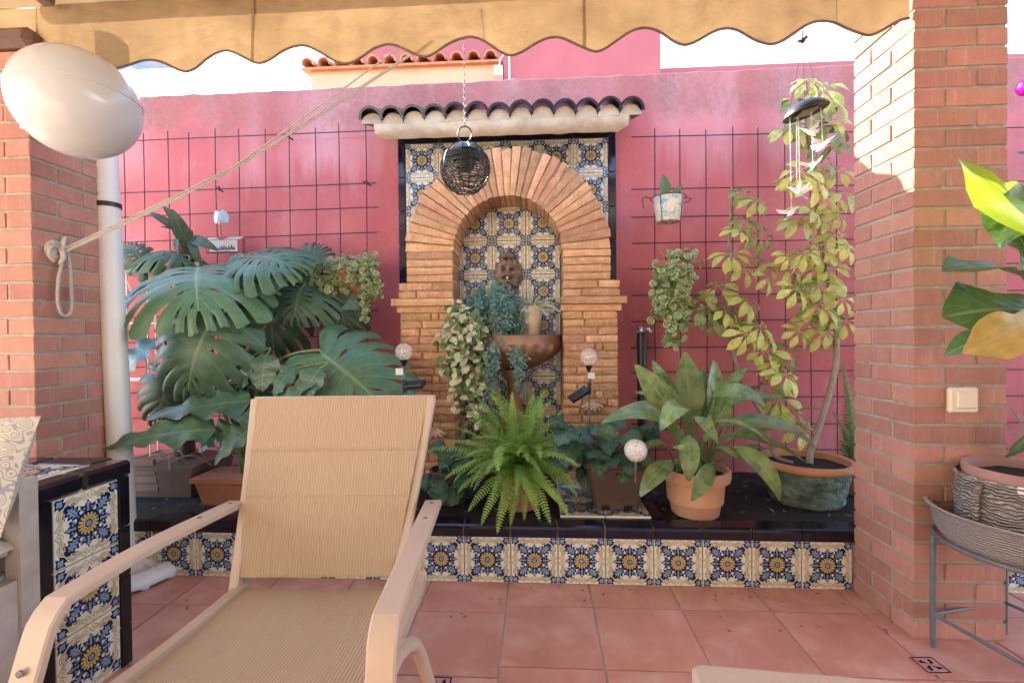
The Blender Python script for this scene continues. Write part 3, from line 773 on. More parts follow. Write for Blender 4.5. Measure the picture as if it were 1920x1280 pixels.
xs = [P(x, 300, YM).x for x in (1226, 1274, 1324, 1373, 1422, 1472, 1521, 1570)]; xs += [xs[-1] + .147*i for i in range(1, 8)]
zz = [(P(1182, y0, YM).z, P(1590, y0 - 5, YM).z) for y0 in (258, 356, 408, 457, 505, 554, 603, 652, 698, 746, 794, 842, 890)]
xe = xs[-1] + .05; sx_ = P(1590, 300, YM).x - P(1182, 300, YM).x
zz = [(a_, a_ + (b_-a_)*(xe - P(1182, 300, YM).x)/sx_*.4) for a_, b_ in zz]
mesh_panel('rusty iron wire mesh on the pink wall behind the umbrella plant', xs, zz, P(1400, 238, YM).z, .26, P(1182, 300, YM).x, xe, YM)
for (x, y) in ((410, 354), (541, 257), (687, 343)):
    p_ = P(x, y, YM-.012); single('wire_clip', MB().tube([p_ + V((-.02, 0, .008)), p_, p_ + V((.03, -.004, -.02))], .005, 6).tube([p_ + V((.0, 0, .014)), p_ + V((.012, -.01, -.012))], .006, 6), M['iron'],
        {410: 'small twisted wire tie on the mesh above the blue butterfly', 541: 'twisted wire tie at the top row of the mesh under the ropes', 687: 'twisted wire tie on the mesh beside the tiled fountain border'}[x], 'wire tie')

# ================================================================== tiled counter end at the left
cf = PZ(240, 1245, 0); XC = -1.335
Y1c = 1.437; Y0c = 1.118; ZTc = .662; X1c = -2.1
t = counter = thing('tiled_counter', 'black tiled counter end with two patterned tiles beside the lamp base', 'counter', ((XC+X1c)/2, (Y0c+Y1c)/2, 0))
part('core', MB().box((X1c, Y0c+.01, -.02), (XC-.010, Y1c-.01, ZTc-.014)), M['grout'], t)
e = .0505
yp = Y0c + .078 + .1
for k in range(3):
    zc_ = ZTc - .052 - .1 - .2*k
    o = piece('tile', TILE, t, (XC - .002, yp, zc_), (0, 0, math.pi/2))
def side_tile(y0, y1, z0, z1, m=M['black']):
    me = slab_mesh(.010, y1-y0-.003, z1-z0-.003, .0018, m, 'tile'); piece('tile', me, t, (XC - .005, (y0+y1)/2, (z0+z1)/2))
for (za_, zb2) in ((ZTc-.052-.2, ZTc-.052), (ZTc-.452, ZTc-.252), (.0, ZTc-.452)):
    side_tile(Y0c, Y0c+.078, za_, zb2); 
    me = slab_mesh(.20, .010, zb2-za_-.003, .0018, M['black'], 'tile')
    for j in range(3): piece('tile', me, t, (XC - .1 - .203*j - .002, Y0c + .005, (za_+zb2)/2))
for (za_, zb2) in ((ZTc-.052-.16, ZTc-.052), (ZTc-.372, ZTc-.212), (ZTc-.532, ZTc-.372), (.0, ZTc-.532)): side_tile(Y0c+.279, Y1c, za_, zb2)
ym = (Y0c+Y1c)/2
for (ya, yb2) in ((Y0c-.006, ym), (ym, Y1c+.004)):
    piece('coping_tile', slab_mesh(.075, yb2-ya-.003, .052, .010, M['black'], 'coping_tile'), t, (XC - .029, (ya+yb2)/2, ZTc - .026))
for j in range(3): 
    piece('coping_tile', slab_mesh(.20, .06, .052, .010, M['black'], 'coping_tile'), t, (XC - .068 - .1 - .203*j, Y0c + .024, ZTc - .026))
    piece('tile', TILE, t, (XC - .068 - .1 - .2*j, Y0c + .056 + .099, ZTc - .0005), (-math.pi/2, 0, 0))
    piece('coping_tile', slab_mesh(.20, .086, .052, .010, M['black'], 'coping_tile'), t, (XC - .068 - .1 - .203*j, Y0c + .257 + .043, ZTc - .026))

# ================================================================== white saucer lamp on a pole with a round base
bp = PZ(228, 1085, 0); bp = RD((228-960)/F_PX*2.06, 2.06, 0)
t = lamp = thing('white_post', 'tall white tubular post on a round plastic base beside the tiled counter', 'post', (bp.x, bp.y, 0))
B0 = bp; top = P(198, 300, bp.y)
tx = lambda z: V((B0.x + (top.x-B0.x)*z/top.z, B0.y, z))
part('pole', MB().tube([tx(.05), tx(.9), tx(1.5), tx(2.45)], [.046, .046, .045, .045], 24), M['white'], t, smooth=True)
zk = P(200, 386, bp.y).z
part('collar', MB().tube([tx(zk-.010), tx(zk+.010)], .0495, 24), M['blackmetal'], t, smooth=True)
zs_ = P(196, 368, bp.y).z; part('screw', MB().ball(tx(zs_) + V((-.004, -.045, 0)), .006, 6), M['greymetal'], t, smooth=True)
tpost = t
GR = .176; dc = P(146, 195, 1.50)
t = thing('globe_lamp', 'large white opal globe lamp in front of the left brick pillar', 'lamp', dc)
sh = part('shade', MB().ball((0, 0, 0), GR, 30), M['lampwhite'], t, True, True)
part('seam', MB().tube([(GR*1.001*math.cos(q), GR*1.001*math.sin(q), .02) for q in [2*math.pi*k/64 for k in range(65)]], .0012, 5, cap=False), M['white'], sh, True)
wl = V((XL - .012, YF - .014, dc.z + .02)) - dc; dr = wl.normalized()
part('neck', MB().tube([dr*(GR*.95), dr*(GR + .03)], [.05, .045], 24), M['white'], t, True, True)
part('arm', MB().tube([dr*(GR + .02), wl], .014, 12), M['white'], t, True, True)
part('wall_plate', MB().box((wl.x-.012, wl.y-.008, wl.z-.03), (wl.x+.012, wl.y+.004, wl.z+.03)), M['white'], t, True)
t = tpost
# base: ribbed white weight
bb = MB(); prof_ = [(.02, .085), (.060, .085), (.066, .070), (.105, .060), (.115, .050), (.165, .046), (.172, .052), (.185, .052), (.205, .044), (.225, .030), (.230, .012), (.224, .0)]
bb.lathe(prof_, 48, B0 + V((.0, 0, .012)))
ba = part('base', bb, M['white'], t, smooth=True)
for i in range(12):
    q = 2*math.pi*i/12; c = B0 + V((.205*math.cos(q), .205*math.sin(q), .0))
    part('foot', MB().lathe([(.016, 0), (.020, .006), (.020, .022)], 10, c), M['white'], ba)
    q += .26; part('rib', MB().bar([B0 + V((.12*math.cos(q), .12*math.sin(q), .066)), B0 + V((.21*math.cos(q), .21*math.sin(q), .056))], .010, .012), M['white'], ba)

# ================================================================== rope, cleat
cl_ = PX(105, 470, XL + .004)
t = thing('rope_cleat', 'cream plastic rope cleat screwed to the brick pillar side', 'cleat', (XL, cl_.y, cl_.z))
part('plate', MB().lathe([(.001, .016), (.036, .014), (.042, .0)], 20, (0, 0, 0), 0, Matrix.Rotation(math.pi/2, 3, 'Y')), M['cleat'], t, True, True)
part('horn', MB().tube([(.030, -.012, -.055), (.034, 0, -.03), (.030, 0, 0), (.034, 0, .03), (.030, .012, .055)], [.006, .009, .011, .009, .006], 8), M['cleat'], t, True, True)
for z in (-.012, .012): part('screw', MB().ball((.017, 0, z), .005, 6), M['iron'], t, True)
rp = MB(); c = cl_ + V((.03, 0, 0))
e1 = P(755, 98, 1.73) + V((.05, .0, .06)); e2 = P(782, 108, 1.73) + V((.06, .0, .06)); md = P(440, 312, 1.75)
def sag(a_, b_, s, n=14): return [a_ + (b_-a_)*(i/n) + V((0, 0, -s*math.sin(math.pi*i/n))) for i in range(n+1)]
rp.tube(sag(c + V((.01, 0, .01)), md, .004, 8) + sag(md, e1, .004, 10)[1:], .0034, 6)
rp.tube(sag(c + V((.012, 0, -.004)), md + V((0, 0, -.009)), .008, 8) + sag(md + V((0, 0, -.009)), e2, .006, 10)[1:], .0034, 6)
rp.tube(sag(c + V((.012, .004, .004)), md + V((0, .004, -.001)), .006, 8) + sag(md + V((0, .004, -.001)), e2 + V((-.02, .01, .0)), .003, 10)[1:], .0030, 6)
# hanging loop
lp = [PX(x, y, XL + .032) for x, y in ((100, 455), (122, 462), (130, 490), (134, 540), (134, 580), (126, 592), (114, 586), (108, 560), (110, 520), (118, 485), (112, 465), (98, 462), (92, 478), (102, 490))]
def spline(pts, k=6):
    out = []
    for i in range(len(pts)-1):
        p0 = pts[max(i-1, 0)]; p1 = pts[i]; p2 = pts[i+1]; p3 = pts[min(i+2, len(pts)-1)]
        for j in range(k):
            s = j/k; out.append(.5*((2*p1) + (p2-p0)*s + (2*p0-5*p1+4*p2-p3)*s*s + (3*p1-p0-3*p2+p3)*s**3))
    return out + [pts[-1]]
rp.tube(spline(lp), .0058, 7)
single('awning_rope', rp, M['rope'], 'cream rope stretched from the pillar cleat up under the awning valance', 'rope', smooth=True)

# ================================================================== light switch
sw = P(1800, 749, YF - .002)
t = thing('light_switch', 'ivory square light switch mounted on the brick pillar', 'switch', sw)
part('plate', slab_mesh(.094, .020, .086, .006, M['switch']), None, t, True).location = (0, -.008, 0)
part('rocker', slab_mesh(.066, .012, .062, .005, M['switch']), None, t, True).location = (.006, -.017, .002)
# ================================================================== leaf meshes
def uvmesh(name, vs, uvs, fs, m=None):
    me = bpy.data.meshes.new(name); me.from_pydata([tuple(v_) for v_ in vs], [], fs); me.update()
    l = me.uv_layers.new(name='UVMap')
    for lp in me.loops: l.data[lp.index].uv = uvs[lp.vertex_index]
    for p_ in me.polygons: p_.use_smooth = True
    if m: me.materials.append(m)
    return me
def blade_arrays(wf, nt_=10, ns=4, droop=.8, fold_=.15, ripple=0, rf_=3, twist=0, rs=None, L=1.0, W=1.0, nrm=True):
    """leaf along +Y, face +Z; wf(t) half width; droop total bend angle"""
    vs = []; uvs = []; y = z = 0; ph = (rs or R).uniform(0, 6)
    for i in range(nt_+1):
        t_ = i/nt_
        th = droop*(t_-.12)*1.0
        if i: y += math.cos(th)*L/nt_; z -= math.sin(th)*L/nt_
        w_ = max(wf(t_), .0008)*W
        for j in range(ns+1):
            s = -1 + 2*j/ns
            rp_ = ripple*math.sin(t_*rf_*2*math.pi + ph + (0 if s > 0 else 1.3))*abs(s)**1.5*w_*4
            x = s*w_; zz = fold_*abs(s)*w_ + rp_
            tw = twist*t_; x2 = x*math.cos(tw) - zz*math.sin(tw); z2 = x*math.sin(tw) + zz*math.cos(tw)
            vs.append(V((x2, y - z2*math.sin(th)*-1*0, z + z2))); uvs.append(((s+1)/2, t_))
    fs = [(i*(ns+1)+j, i*(ns+1)+j+1, (i+1)*(ns+1)+j+1, (i+1)*(ns+1)+j) for i in range(nt_) for j in range(ns)]
    if nrm: vs = chord(vs, y, z)
    return vs, uvs, fs
def chord(vs, y, z):
    mm_ = Matrix.Rotation(-math.atan2(z, y), 3, 'X')*(1/math.hypot(y, z)); return [mm_ @ v_ for v_ in vs]
def blade(name, wf, m, **k):
    return uvmesh(name, *blade_arrays(wf, **k), m=m)
ovate = lambda w_, p=.42: (lambda t: w_*math.sin(math.pi*min(1, t**(math.log(.5)/math.log(p))))**.85)
def lance(w_): return lambda t: w_*(min(1, t/.06)*.12 + .88*math.sin(math.pi*max(0, (t-.04)/.96)**.85)**.9) if t > .02 else w_*.08
def heart(w_): return lambda t: w_*(math.sqrt(max(0, 1-((t-.30)/.32)**2)) if t < .30 and t > -.02 else max(0, math.cos((t-.30)/.70*math.pi/2))**.75)
def fiddle(w_): return lambda t: w_*(.30 + .30*math.sin(math.pi*min(1, t/.5))*1.0 + .75*math.exp(-((t-.72)/.20)**2))*min(1, (t/.04))**.5*math.sqrt(max(0, 1-(max(0, t-.72)/.28)**2.4))
def monstera(name, m, rs, nl=8, droop=.5, cup=.25, gap0=.48):
    vs = []; uvs = []; fs = []
    def pos(s, u):
        al = rad(158 - 138*s**.75) ; ell = .60*(.78 + .34*math.sin(math.pi*min(1, .10 + .78*s)))*(1 - .62*max(0, s-.55)/.45)
        aa = al - .50*u*(1-s*.6)*(1 if s > .15 else .4)
        y0 = .02 + .86*s
        return ell*u*math.sin(aa), y0 + ell*u*math.cos(aa)
    for side in (-1, 1):
        bnd = [0] + sorted([ (i + rs.uniform(-.15, .15))/nl for i in range(1, nl)]) + [1.0]
        hole = [rs.random() < .6 for _ in range(nl+1)]
        for i in range(nl):
            s0, s1 = bnd[i], bnd[i+1]; nu, nv = 11, 3; o = len(vs)
            um = 1 + rs.uniform(-.06, .03)
            g0 = gap0 + rs.uniform(-.06, .12)
            for a in range(nu+1):
                u = a/nu
                gp = .0 if u < g0 else .27*min(1, (u-g0)/.14)
                hl = .40*math.exp(-((u-.24)/.055)**2)
                for b_ in range(nv+1):
                    v_ = b_/nv
                    gl = gp if i > 0 else 0; gr = gp if i < nl-1 else 0
                    if i > 0 and hole[i] : gl = max(gl, hl)
                    if i < nl-1 and hole[i+1]: gr = max(gr, hl)
                    s = s0 + (s1-s0)*(gl*.5 + (1-gl*.5-gr*.5)*v_)
                    uu = u*um*(1 - .055*(2*v_-1)**2*(u > .7))
                    x, y = pos(s, uu); x *= side
                    z = cup*.35*abs(x) - droop*(x*x*.9 + max(0, y-.25)**2*.6 + .25*max(0, -y)) - .030*(2*v_-1)**2*u + .02*math.sin(s*40)*u
                    z -= droop*.25*max(0, u-.75)
                    vs.append(V((x, y, z))); uvs.append((.5 + .5*side*(.04 + .5*u), s0 + (s1-s0)*v_ if u > .02 else s))
            for a in range(nu):
                for b_ in range(nv):
                    q = (o+a*(nv+1)+b_, o+(a+1)*(nv+1)+b_, o+(a+1)*(nv+1)+b_+1, o+a*(nv+1)+b_+1)
                    fs.append(q if side > 0 else q[::-1])
    # midrib
    o = len(vs); 
    for a in range(9):
        y = .02 + .90*a/8; z = -droop*(max(0, y-.25)**2*.6); w_ = .016*(1-a/10)
        vs += [V((-w_, y, z+.004)), V((w_, y, z+.004))]; uvs += [(.5, y), (.5, y)]
    for a in range(8): fs.append((o+2*a, o+2*a+1, o+2*a+3, o+2*a+2))
    return uvmesh(name, vs, uvs, fs, m)
def place(name, me, base, tip, nrm, parent, width=1.0, m=None):
    base = V(base); y = V(tip) - base; L = y.length; y = y/L; n_ = V(nrm); n_ = n_ - y*n_.dot(y); n_.normalize(); x = y.cross(n_)
    o = bpy.data.objects.new(name, me); COL.objects.link(o); o.parent = parent
    off = V(parent.location) if parent.type == 'EMPTY' else V((0, 0, 0)); lc = base - off
    o.matrix_local = Matrix(((x.x*L*width, y.x*L, n_.x*L, lc.x), (x.y*L*width, y.y*L, n_.y*L, lc.y), (x.z*L*width, y.z*L, n_.z*L, lc.z), (0, 0, 0, 1)))
    return o
def arc(a, b_, s, n=10, side=V((0, 0, 1))): return [V(a) + (V(b_)-V(a))*(i/n) + side*(s*math.sin(math.pi*i/n)) for i in range(n+1)]
def turned_pot(t, prof, m, c, soil_z, soil_r, n=40, rimprof=None, rim_m=None, name='pot'):
    b = MB().lathe(prof, n, c); o = part(name, b, m, t, smooth=True)
    if rimprof: part('rim', MB().lathe(rimprof, n, c), rim_m or m, o, smooth=True)
    def so_(u, v): a_ = 2*math.pi*u; r_ = soil_r*v; return (c[0] + r_*math.cos(a_), c[1] + r_*math.sin(a_), c[2] + soil_z + .006*mnoise.noise(V((r_*math.cos(a_)*40, r_*math.sin(a_)*40, 1))))
    part('soil', MB().grid(so_, 24, 5), M['soil'], o)
    return o
camv = lambda p_: (CAM - V(p_)).normalized()

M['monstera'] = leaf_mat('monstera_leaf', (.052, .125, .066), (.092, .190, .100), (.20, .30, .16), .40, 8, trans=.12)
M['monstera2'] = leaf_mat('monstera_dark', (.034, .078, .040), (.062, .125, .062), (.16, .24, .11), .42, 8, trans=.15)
M['philo'] = leaf_mat('philodendron_leaf', (.060, .125, .075), (.10, .19, .11), (.16, .26, .14), .32, 10, trans=.15)
M['dracaena'] = leaf_mat('dracaena_leaf', (.030, .065, .035), (.055, .105, .055), (.08, .14, .06), .36, 1, trans=.2)
M['fern'] = leaf_mat('fern_leaf', (.17, .33, .045), (.30, .48, .09), (.34, .50, .12), .5, 1, trans=.35, var=.22)
M['aspid'] = leaf_mat('aspidistra_leaf', (.080, .155, .045), (.155, .25, .080), (.27, .36, .14), .26, 1, yellow=(.40, .43, .16), yamt=.42, trans=.22)
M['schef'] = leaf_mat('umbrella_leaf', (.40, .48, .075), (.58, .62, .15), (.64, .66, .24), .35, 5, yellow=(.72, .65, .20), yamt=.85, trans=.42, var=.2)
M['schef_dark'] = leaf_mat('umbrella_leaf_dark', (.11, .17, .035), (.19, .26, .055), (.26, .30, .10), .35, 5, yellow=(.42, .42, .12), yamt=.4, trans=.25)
M['begonia'] = leaf_mat('begonia_leaf', (.030, .080, .040), (.055, .125, .060), (.11, .19, .09), .38, 7, trans=.15)
M['fig'] = leaf_mat('fig_leaf', (.060, .125, .030), (.095, .185, .045), (.24, .31, .13), .30, 6, trans=.25)
M['figsunlit'] = leaf_mat('fig_leaf_sunlit', (.34, .52, .02), (.44, .62, .03), (.46, .62, .10), .32, 6, trans=.5)  # bright lime paints sunlight into the colour of the top fig leaf
M['figyellow'] = leaf_mat('fig_leaf_yellow', (.42, .27, .05), (.52, .38, .09), (.42, .36, .14), .42, 6, yellow=(.30, .30, .07), yamt=.5, trans=.25)
M['cream_leaf'] = leaf_mat('cream_leaf', (.52, .50, .30), (.68, .66, .44), (.45, .48, .25), .4, 2, trans=.3)
M['ivy'] = leaf_mat('ivy_leaf', (.09, .16, .035), (.16, .25, .06), (.25, .33, .12), .4, 4, trans=.25)
M['pep'] = leaf_mat('peperomia_leaf', (.16, .24, .065), (.27, .34, .12), (.50, .50, .28), .38, 3, margin=(.55, .52, .27), trans=.25)
M['lav'] = leaf_mat('bluegreen_needle', (.10, .22, .185), (.19, .34, .29), (.2, .34, .28), .5, 1, trans=.2)
M['spider'] = leaf_mat('spider_leaf', (.22, .33, .12), (.32, .42, .18), (.66, .66, .45), .4, 1, margin=(.60, .60, .40), trans=.3)
M['aspar'] = leaf_mat('asparagus_leaf', (.06, .13, .025), (.10, .19, .04), (.12, .2, .05), .5, 1, trans=.25)

# ---------------------------------------------------------------- swiss cheese plant in a taupe box
rs = random.Random(31)
mons = [monstera('monstera_leaf', M['monstera'], random.Random(40+i), 8, .95-.10*i, .35) for i in range(3)]
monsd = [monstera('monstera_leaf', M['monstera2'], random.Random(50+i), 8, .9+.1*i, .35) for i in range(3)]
bxl = PZ(238, 955, .245); bxr = PZ(352, 958, .245); bY = 2.24
bx0, bx1 = P(236, 940, bY).x - .10, P(360, 940, bY).x; bzt = P(300, 875, bY).z
t = mplant = thing('swiss_cheese_plant', 'large swiss cheese plant with split leaves in a taupe planter box', 'plant', ((bx0+bx1)/2, bY+.15, .24))
def taper_box(x0, x1, y0, y1, z0, z1, tp, th=.012):
    b = MB(); o = [(x0+tp, y0+tp, z0), (x1-tp, y0+tp, z0), (x1-tp, y1-tp, z0), (x0+tp, y1-tp, z0), (x0, y0, z1), (x1, y0, z1), (x1, y1, z1), (x0, y1, z1), (x0+th, y0+th, z1), (x1-th, y0+th, z1), (x1-th, y1-th, z1), (x0+th, y1-th, z1), (x0+tp+th, y0+tp+th, z0+.02), (x1-tp-th, y0+tp+th, z0+.02), (x1-tp-th, y1-tp-th, z0+.02), (x0+tp+th, y1-tp-th, z0+.02)]
    f = [(3, 2, 1, 0)]
    for k in range(4):
        q = (k+1) % 4; f += [(k, q, 4+q, 4+k), (4+k, 4+q, 8+q, 8+k), (8+k, 8+q, 12+q, 12+k)]
    f.append((12, 13, 14, 15)); return b.add(o, f)
bo = part('planter_box', taper_box(bx0, bx1, bY, bY+.34, .24, bzt, .03), M['taupepot'], t)
part('rim', taper_box(bx0-.008, bx1+.008, bY-.008, bY+.348, bzt-.022, bzt+.002, .004, .02), M['taupepot'], bo)
for k in range(4):
    z = .275 + k*.045; s_ = .03*(1-(z-.24)/(bzt-.24))
    part('slat', MB().box((bx0+s_+.02, bY+s_-.006, z), ((bx0+bx1)/2+.03, bY+s_+.01, z+.034)), M['taupepot'], bo)
part('soil', MB().grid(lambda u, v: (bx0+.02+(bx1-bx0-.04)*u, bY+.02+.30*v, bzt-.03+.02*mnoise.noise(V((u*9, v*9, 2)))), 16, 12), M['soil'], bo)
for k in range(16):
    a_ = V((rs.uniform(bx0+.05, bx1-.05), bY+rs.uniform(.03, .25), bzt-.01)); d_ = V((rs.uniform(-1, 1), rs.uniform(-.3, .3), 0)).normalized()*rs.uniform(.06, .13)
    part('aerial_root', MB().tube(arc(a_-d_, a_+d_, rs.uniform(.02, .06), 8), rs.uniform(.003, .006), 5), M['bark'], t)
mc = V(((bx0+bx1)/2 + .02, bY+.20, bzt-.03))
tp_ = P(340, 560, bY+.22)
part('coir_pole', MB().tube([mc, mc+(tp_-mc)*.5, tp_], [.04, .042, .038], 12), M['coir'], t, smooth=True)
st_pts = spline([mc+V((.05, -.03, 0)), P(330, 700, bY+.15), P(390, 640, bY+.1), P(420, 560, bY+.12), P(460, 500, bY+.15)], 5)
part('stem', MB().tube(st_pts, [.018]*len(st_pts), 8), M['darkbark'], t, smooth=True)
def mleaf(me, bx_, tx_, n_, w_=1.0, Yb=2.2, Yt=2.05, root=None, rad_=.007):
    bpt = P(bx_[0], bx_[1], Yb); tpt = P(tx_[0], tx_[1], Yt)
    lf = place('leaf', me, bpt, tpt, n_, t, w_)
    r0_ = root or mc + V((rs.uniform(-.04, .04), 0, .25))
    back = (bpt - tpt).normalized()
    part('petiole', MB().tube(spline([r0_, r0_*.5 + bpt*.5 + V((0, 0, .06)), bpt + back*.03, bpt + (tpt-bpt)*.02], 6), rad_, 6), M['stem'], t, smooth=True)
UP = V((0, 0, 1)); 
mleaf(mons[0], (372, 500), (360, 552), UP*1.0 + V((0, -.36, 0)), 1.42, 2.24, 1.95, P(400, 640, 2.3))
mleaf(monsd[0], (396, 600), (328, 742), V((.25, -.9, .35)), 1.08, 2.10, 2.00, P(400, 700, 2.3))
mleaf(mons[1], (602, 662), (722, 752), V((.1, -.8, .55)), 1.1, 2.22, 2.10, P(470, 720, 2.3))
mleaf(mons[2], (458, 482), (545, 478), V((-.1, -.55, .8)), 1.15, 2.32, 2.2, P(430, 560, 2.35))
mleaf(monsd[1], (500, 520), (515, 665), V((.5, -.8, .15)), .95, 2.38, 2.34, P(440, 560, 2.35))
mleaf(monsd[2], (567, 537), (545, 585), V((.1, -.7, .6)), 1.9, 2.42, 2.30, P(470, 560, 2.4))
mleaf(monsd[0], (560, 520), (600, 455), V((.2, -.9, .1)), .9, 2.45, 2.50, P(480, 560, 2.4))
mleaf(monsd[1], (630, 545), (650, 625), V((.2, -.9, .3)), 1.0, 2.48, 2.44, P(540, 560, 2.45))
mleaf(monsd[2], (275, 500), (232, 445), V((.1, -.6, .6)), .8, 2.42, 2.40, P(330, 600, 2.4))
mleaf(monsd[1], (345, 480), (250, 400+60), V((.0, -.5, .8)), .7, 2.46, 2.40, P(350, 600, 2.4))
mleaf(monsd[0], (330, 690), (275, 800), V((.3, -.8, .3)), .9, 2.30, 2.24)
mleaf(monsd[2], (440, 690), (470, 780), V((.1, -.8, .3)), 1.0, 2.36, 2.28)
hm = [blade('heart_leaf', heart(.42), M['philo'], droop=.5+.25*i, fold_=.10, ripple=.05, rf_=3, rs=random.Random(60+i)) for i in range(4)]
for (b_, t_, n_, w_, Yb) in (((500, 665), (492, 735), V((.1, -1, .3)), 1.0, 2.2), ((560, 690), (515, 745), V((-.2, -.8, .6)), .8, 2.15), ((600, 690), (560, 760), V((.2, -.8, .6)), .75, 2.1), ((300, 640), (240, 705), V((0, -.7, .7)), .8, 2.25), ((345, 620), (290, 660), V((0, -.7, .7)), .8, 2.35), ((450, 730), (475, 690), V((0, -.8, .5)), .9, 2.2), ((640, 560), (675, 580), V((.1, -.9, .3)), .9, 2.5)):
    mleaf(hm[rs.randrange(4)], b_, t_, n_, w_, Yb, Yb-.04, None, .005)

# ---------------------------------------------------------------- philodendron in a terracotta trough
tY = 2.14; tx0 = P(362, 930, tY).x; tx1 = P(520, 930, tY).x; tzt = P(410, 898, tY).z
t = thing('broad_leaf_plant', 'plant with broad wavy leaves in an orange terracotta trough', 'plant', ((tx0+tx1)/2, tY+.1, .24))
bo = part('trough', taper_box(tx0, tx1, tY, tY+.2, .24, tzt, .028), M['terracotta_old'], t)
part('rim', taper_box(tx0-.010, tx1+.010, tY-.010, tY+.21, tzt-.020, tzt+.002, .0, .022), M['terracotta_old'], bo)
part('soil', MB().grid(lambda u, v: (tx0+.02+(tx1-tx0-.04)*u, tY+.02+.16*v, tzt-.02+.01*mnoise.noise(V((u*9, v*9, 2)))), 10, 8), M['soil'], bo)
arrow = lambda w_: (lambda t_: w_*(.75*min(1, t_/.05)**.5*math.cos(max(0, t_-.18)/.82*math.pi/2)**.8 + .25*math.exp(-((t_-.22)/.15)**2)) if t_ < .999 else 0)
ph = [blade('wavy_leaf', arrow(.24+.03*i), M['philo'], nt_=16, ns=6, droop=.35+.2*i, fold_=.12, ripple=.07, rf_=3.5, rs=random.Random(80+i)) for i in range(4)]
pr_ = V(((tx0+tx1)/2, tY+.1, tzt-.02))
def pleaf(i, b_, t_, n_, w_, Yb, Yt):
    bpt = P(b_[0], b_[1], Yb); tpt = P(t_[0], t_[1], Yt); place('leaf', ph[i], bpt, tpt, n_, t, w_)
    part('petiole', MB().tube(spline([pr_ + V((rs.uniform(-.05, .05), 0, 0)), pr_*.4 + bpt*.6 + V((.0, 0, .05)), bpt + (tpt-bpt)*.03], 6), [.010]*6+[.008]*6+[.006], 7), M['stem'], t, smooth=True)
pleaf(0, (470, 752), (272, 786), V((.05, -.55, .85)), 1.05, 2.12, 2.02)
pleaf(1, (405, 806), (190, 843), V((.05, -.60, .8)), .8, 2.02, 1.90)
pleaf(2, (478, 800), (402, 872), V((-.2, -.7, .7)), 1.25, 2.02, 1.93)
pleaf(3, (440, 800), (372, 848), V((.1, -.7, .6)), 1.1, 2.08, 2.02)
pleaf(0, (500, 770), (590, 720), V((.1, -.7, .7)), 1.1, 2.1, 2.05)
pleaf(2, (455, 770), (490, 800), V((.1, -.7, .7)), 1.2, 2.1, 2.0)
pleaf(1, (485, 720), (450, 690), V((.1, -.8, .5)), 1.3, 2.2, 2.22)

# ---------------------------------------------------------------- tree trunk with strap leaves
dY = 2.5; tb = P(350, 880, dY); tb.z = .25; tt = P(346, 432, dY)
t = thing('strap_leaf_tree', 'grey ringed trunk with drooping strap leaves against the wire mesh', 'plant', (tb.x, tb.y, .24))
tr_ = [tb + (tt-tb)*(i/24) for i in range(25)]
part('trunk', MB().tube(tr_, [.040 + .004*(i % 2) for i in range(25)], 12), M['darkbark'], t, smooth=True)
sl = [blade('strap_leaf', lance(.11), M['dracaena'], nt_=12, ns=2, droop=.7+.5*i, fold_=.25, rs=random.Random(90+i)) for i in range(3)]
for (b_, t_, n_, w_) in (((356, 440), (305, 385), V((.1, -.9, .4)), 1.1), ((362, 470), (322, 392), V((.2, -.9, .2)), 1.6), ((350, 445), (278, 398), V((0, -.8, .5)), .9), ((356, 450), (410, 470), V((0, -.9, .4)), 1.2), ((352, 440), (300, 425), V((0, -.8, .5)), .6), ((360, 445), (382, 505), V((.2, -.9, .3)), .9), ((345, 440), (335, 480), V((-.1, -.9, .3)), .9)):
    place('leaf', rs.choice(sl), P(*b_, dY-.04), P(*t_, dY-.10), n_, t, w_)

# ---------------------------------------------------------------- generic trailing plants
def small_leaf_cloud(pts, m, size, rs, wr=.9, jit=.012, down=.3, nside=4):
    """joined small leaves: pts = list of points"""
    vs = []; uvs = []; fs = []
    for p_ in pts:
        d_ = V((rs.uniform(-1, 1), rs.uniform(-1, .6), rs.uniform(-1, .6) - down)).normalized(); n_ = V((rs.uniform(-.6, .6), -1+rs.uniform(-.3, .6), .6+rs.uniform(-.5, .4)))
        n_ = (n_ - d_*n_.dot(d_)).normalized(); x = d_.cross(n_); L = size*rs.uniform(.7, 1.25); c = V(p_) + V((rs.gauss(0, jit), rs.gauss(0, jit), rs.gauss(0, jit)))
        o = len(vs); W = L*wr*.5
        prof_ = ((0, 0), (.22, .75), (.5, 1), (.78, .72), (1, 0))
        vs.append(c); uvs.append((.5, 0))
        for (a, w_) in prof_[1:-1]:
            ctr = c + d_*L*a - n_*(L*.25*(a-.4)**2)
            vs += [ctr - x*W*w_ + n_*W*.15, ctr, ctr + x*W*w_ + n_*W*.15]; uvs += [(.02, a), (.5, a), (.98, a)]
        vs.append(c + d_*L - n_*L*.09); uvs.append((.5, 1)); e = len(vs)-1
        fs += [(o, o+2, o+1), (o, o+3, o+2), (o+1, o+2, o+5, o+4), (o+2, o+3, o+6, o+5), (o+4, o+5, o+8, o+7), (o+5, o+6, o+9, o+8), (o+7, o+8, e), (o+8, o+9, e)]
    return uvmesh('foliage', vs, uvs, fs, m)
def strand(a, drop, rs, sway=.03, n=8):
    pts = [V(a)]; d_ = V((rs.uniform(-1, 1), rs.uniform(-1, .2), 0))*sway
    for i in range(1, n+1):
        pts.append(V(a) + d_*min(1, i/3) + V((rs.gauss(0, .004), rs.gauss(0, .004), -drop*i/n + .02*math.exp(-i))))
    return pts
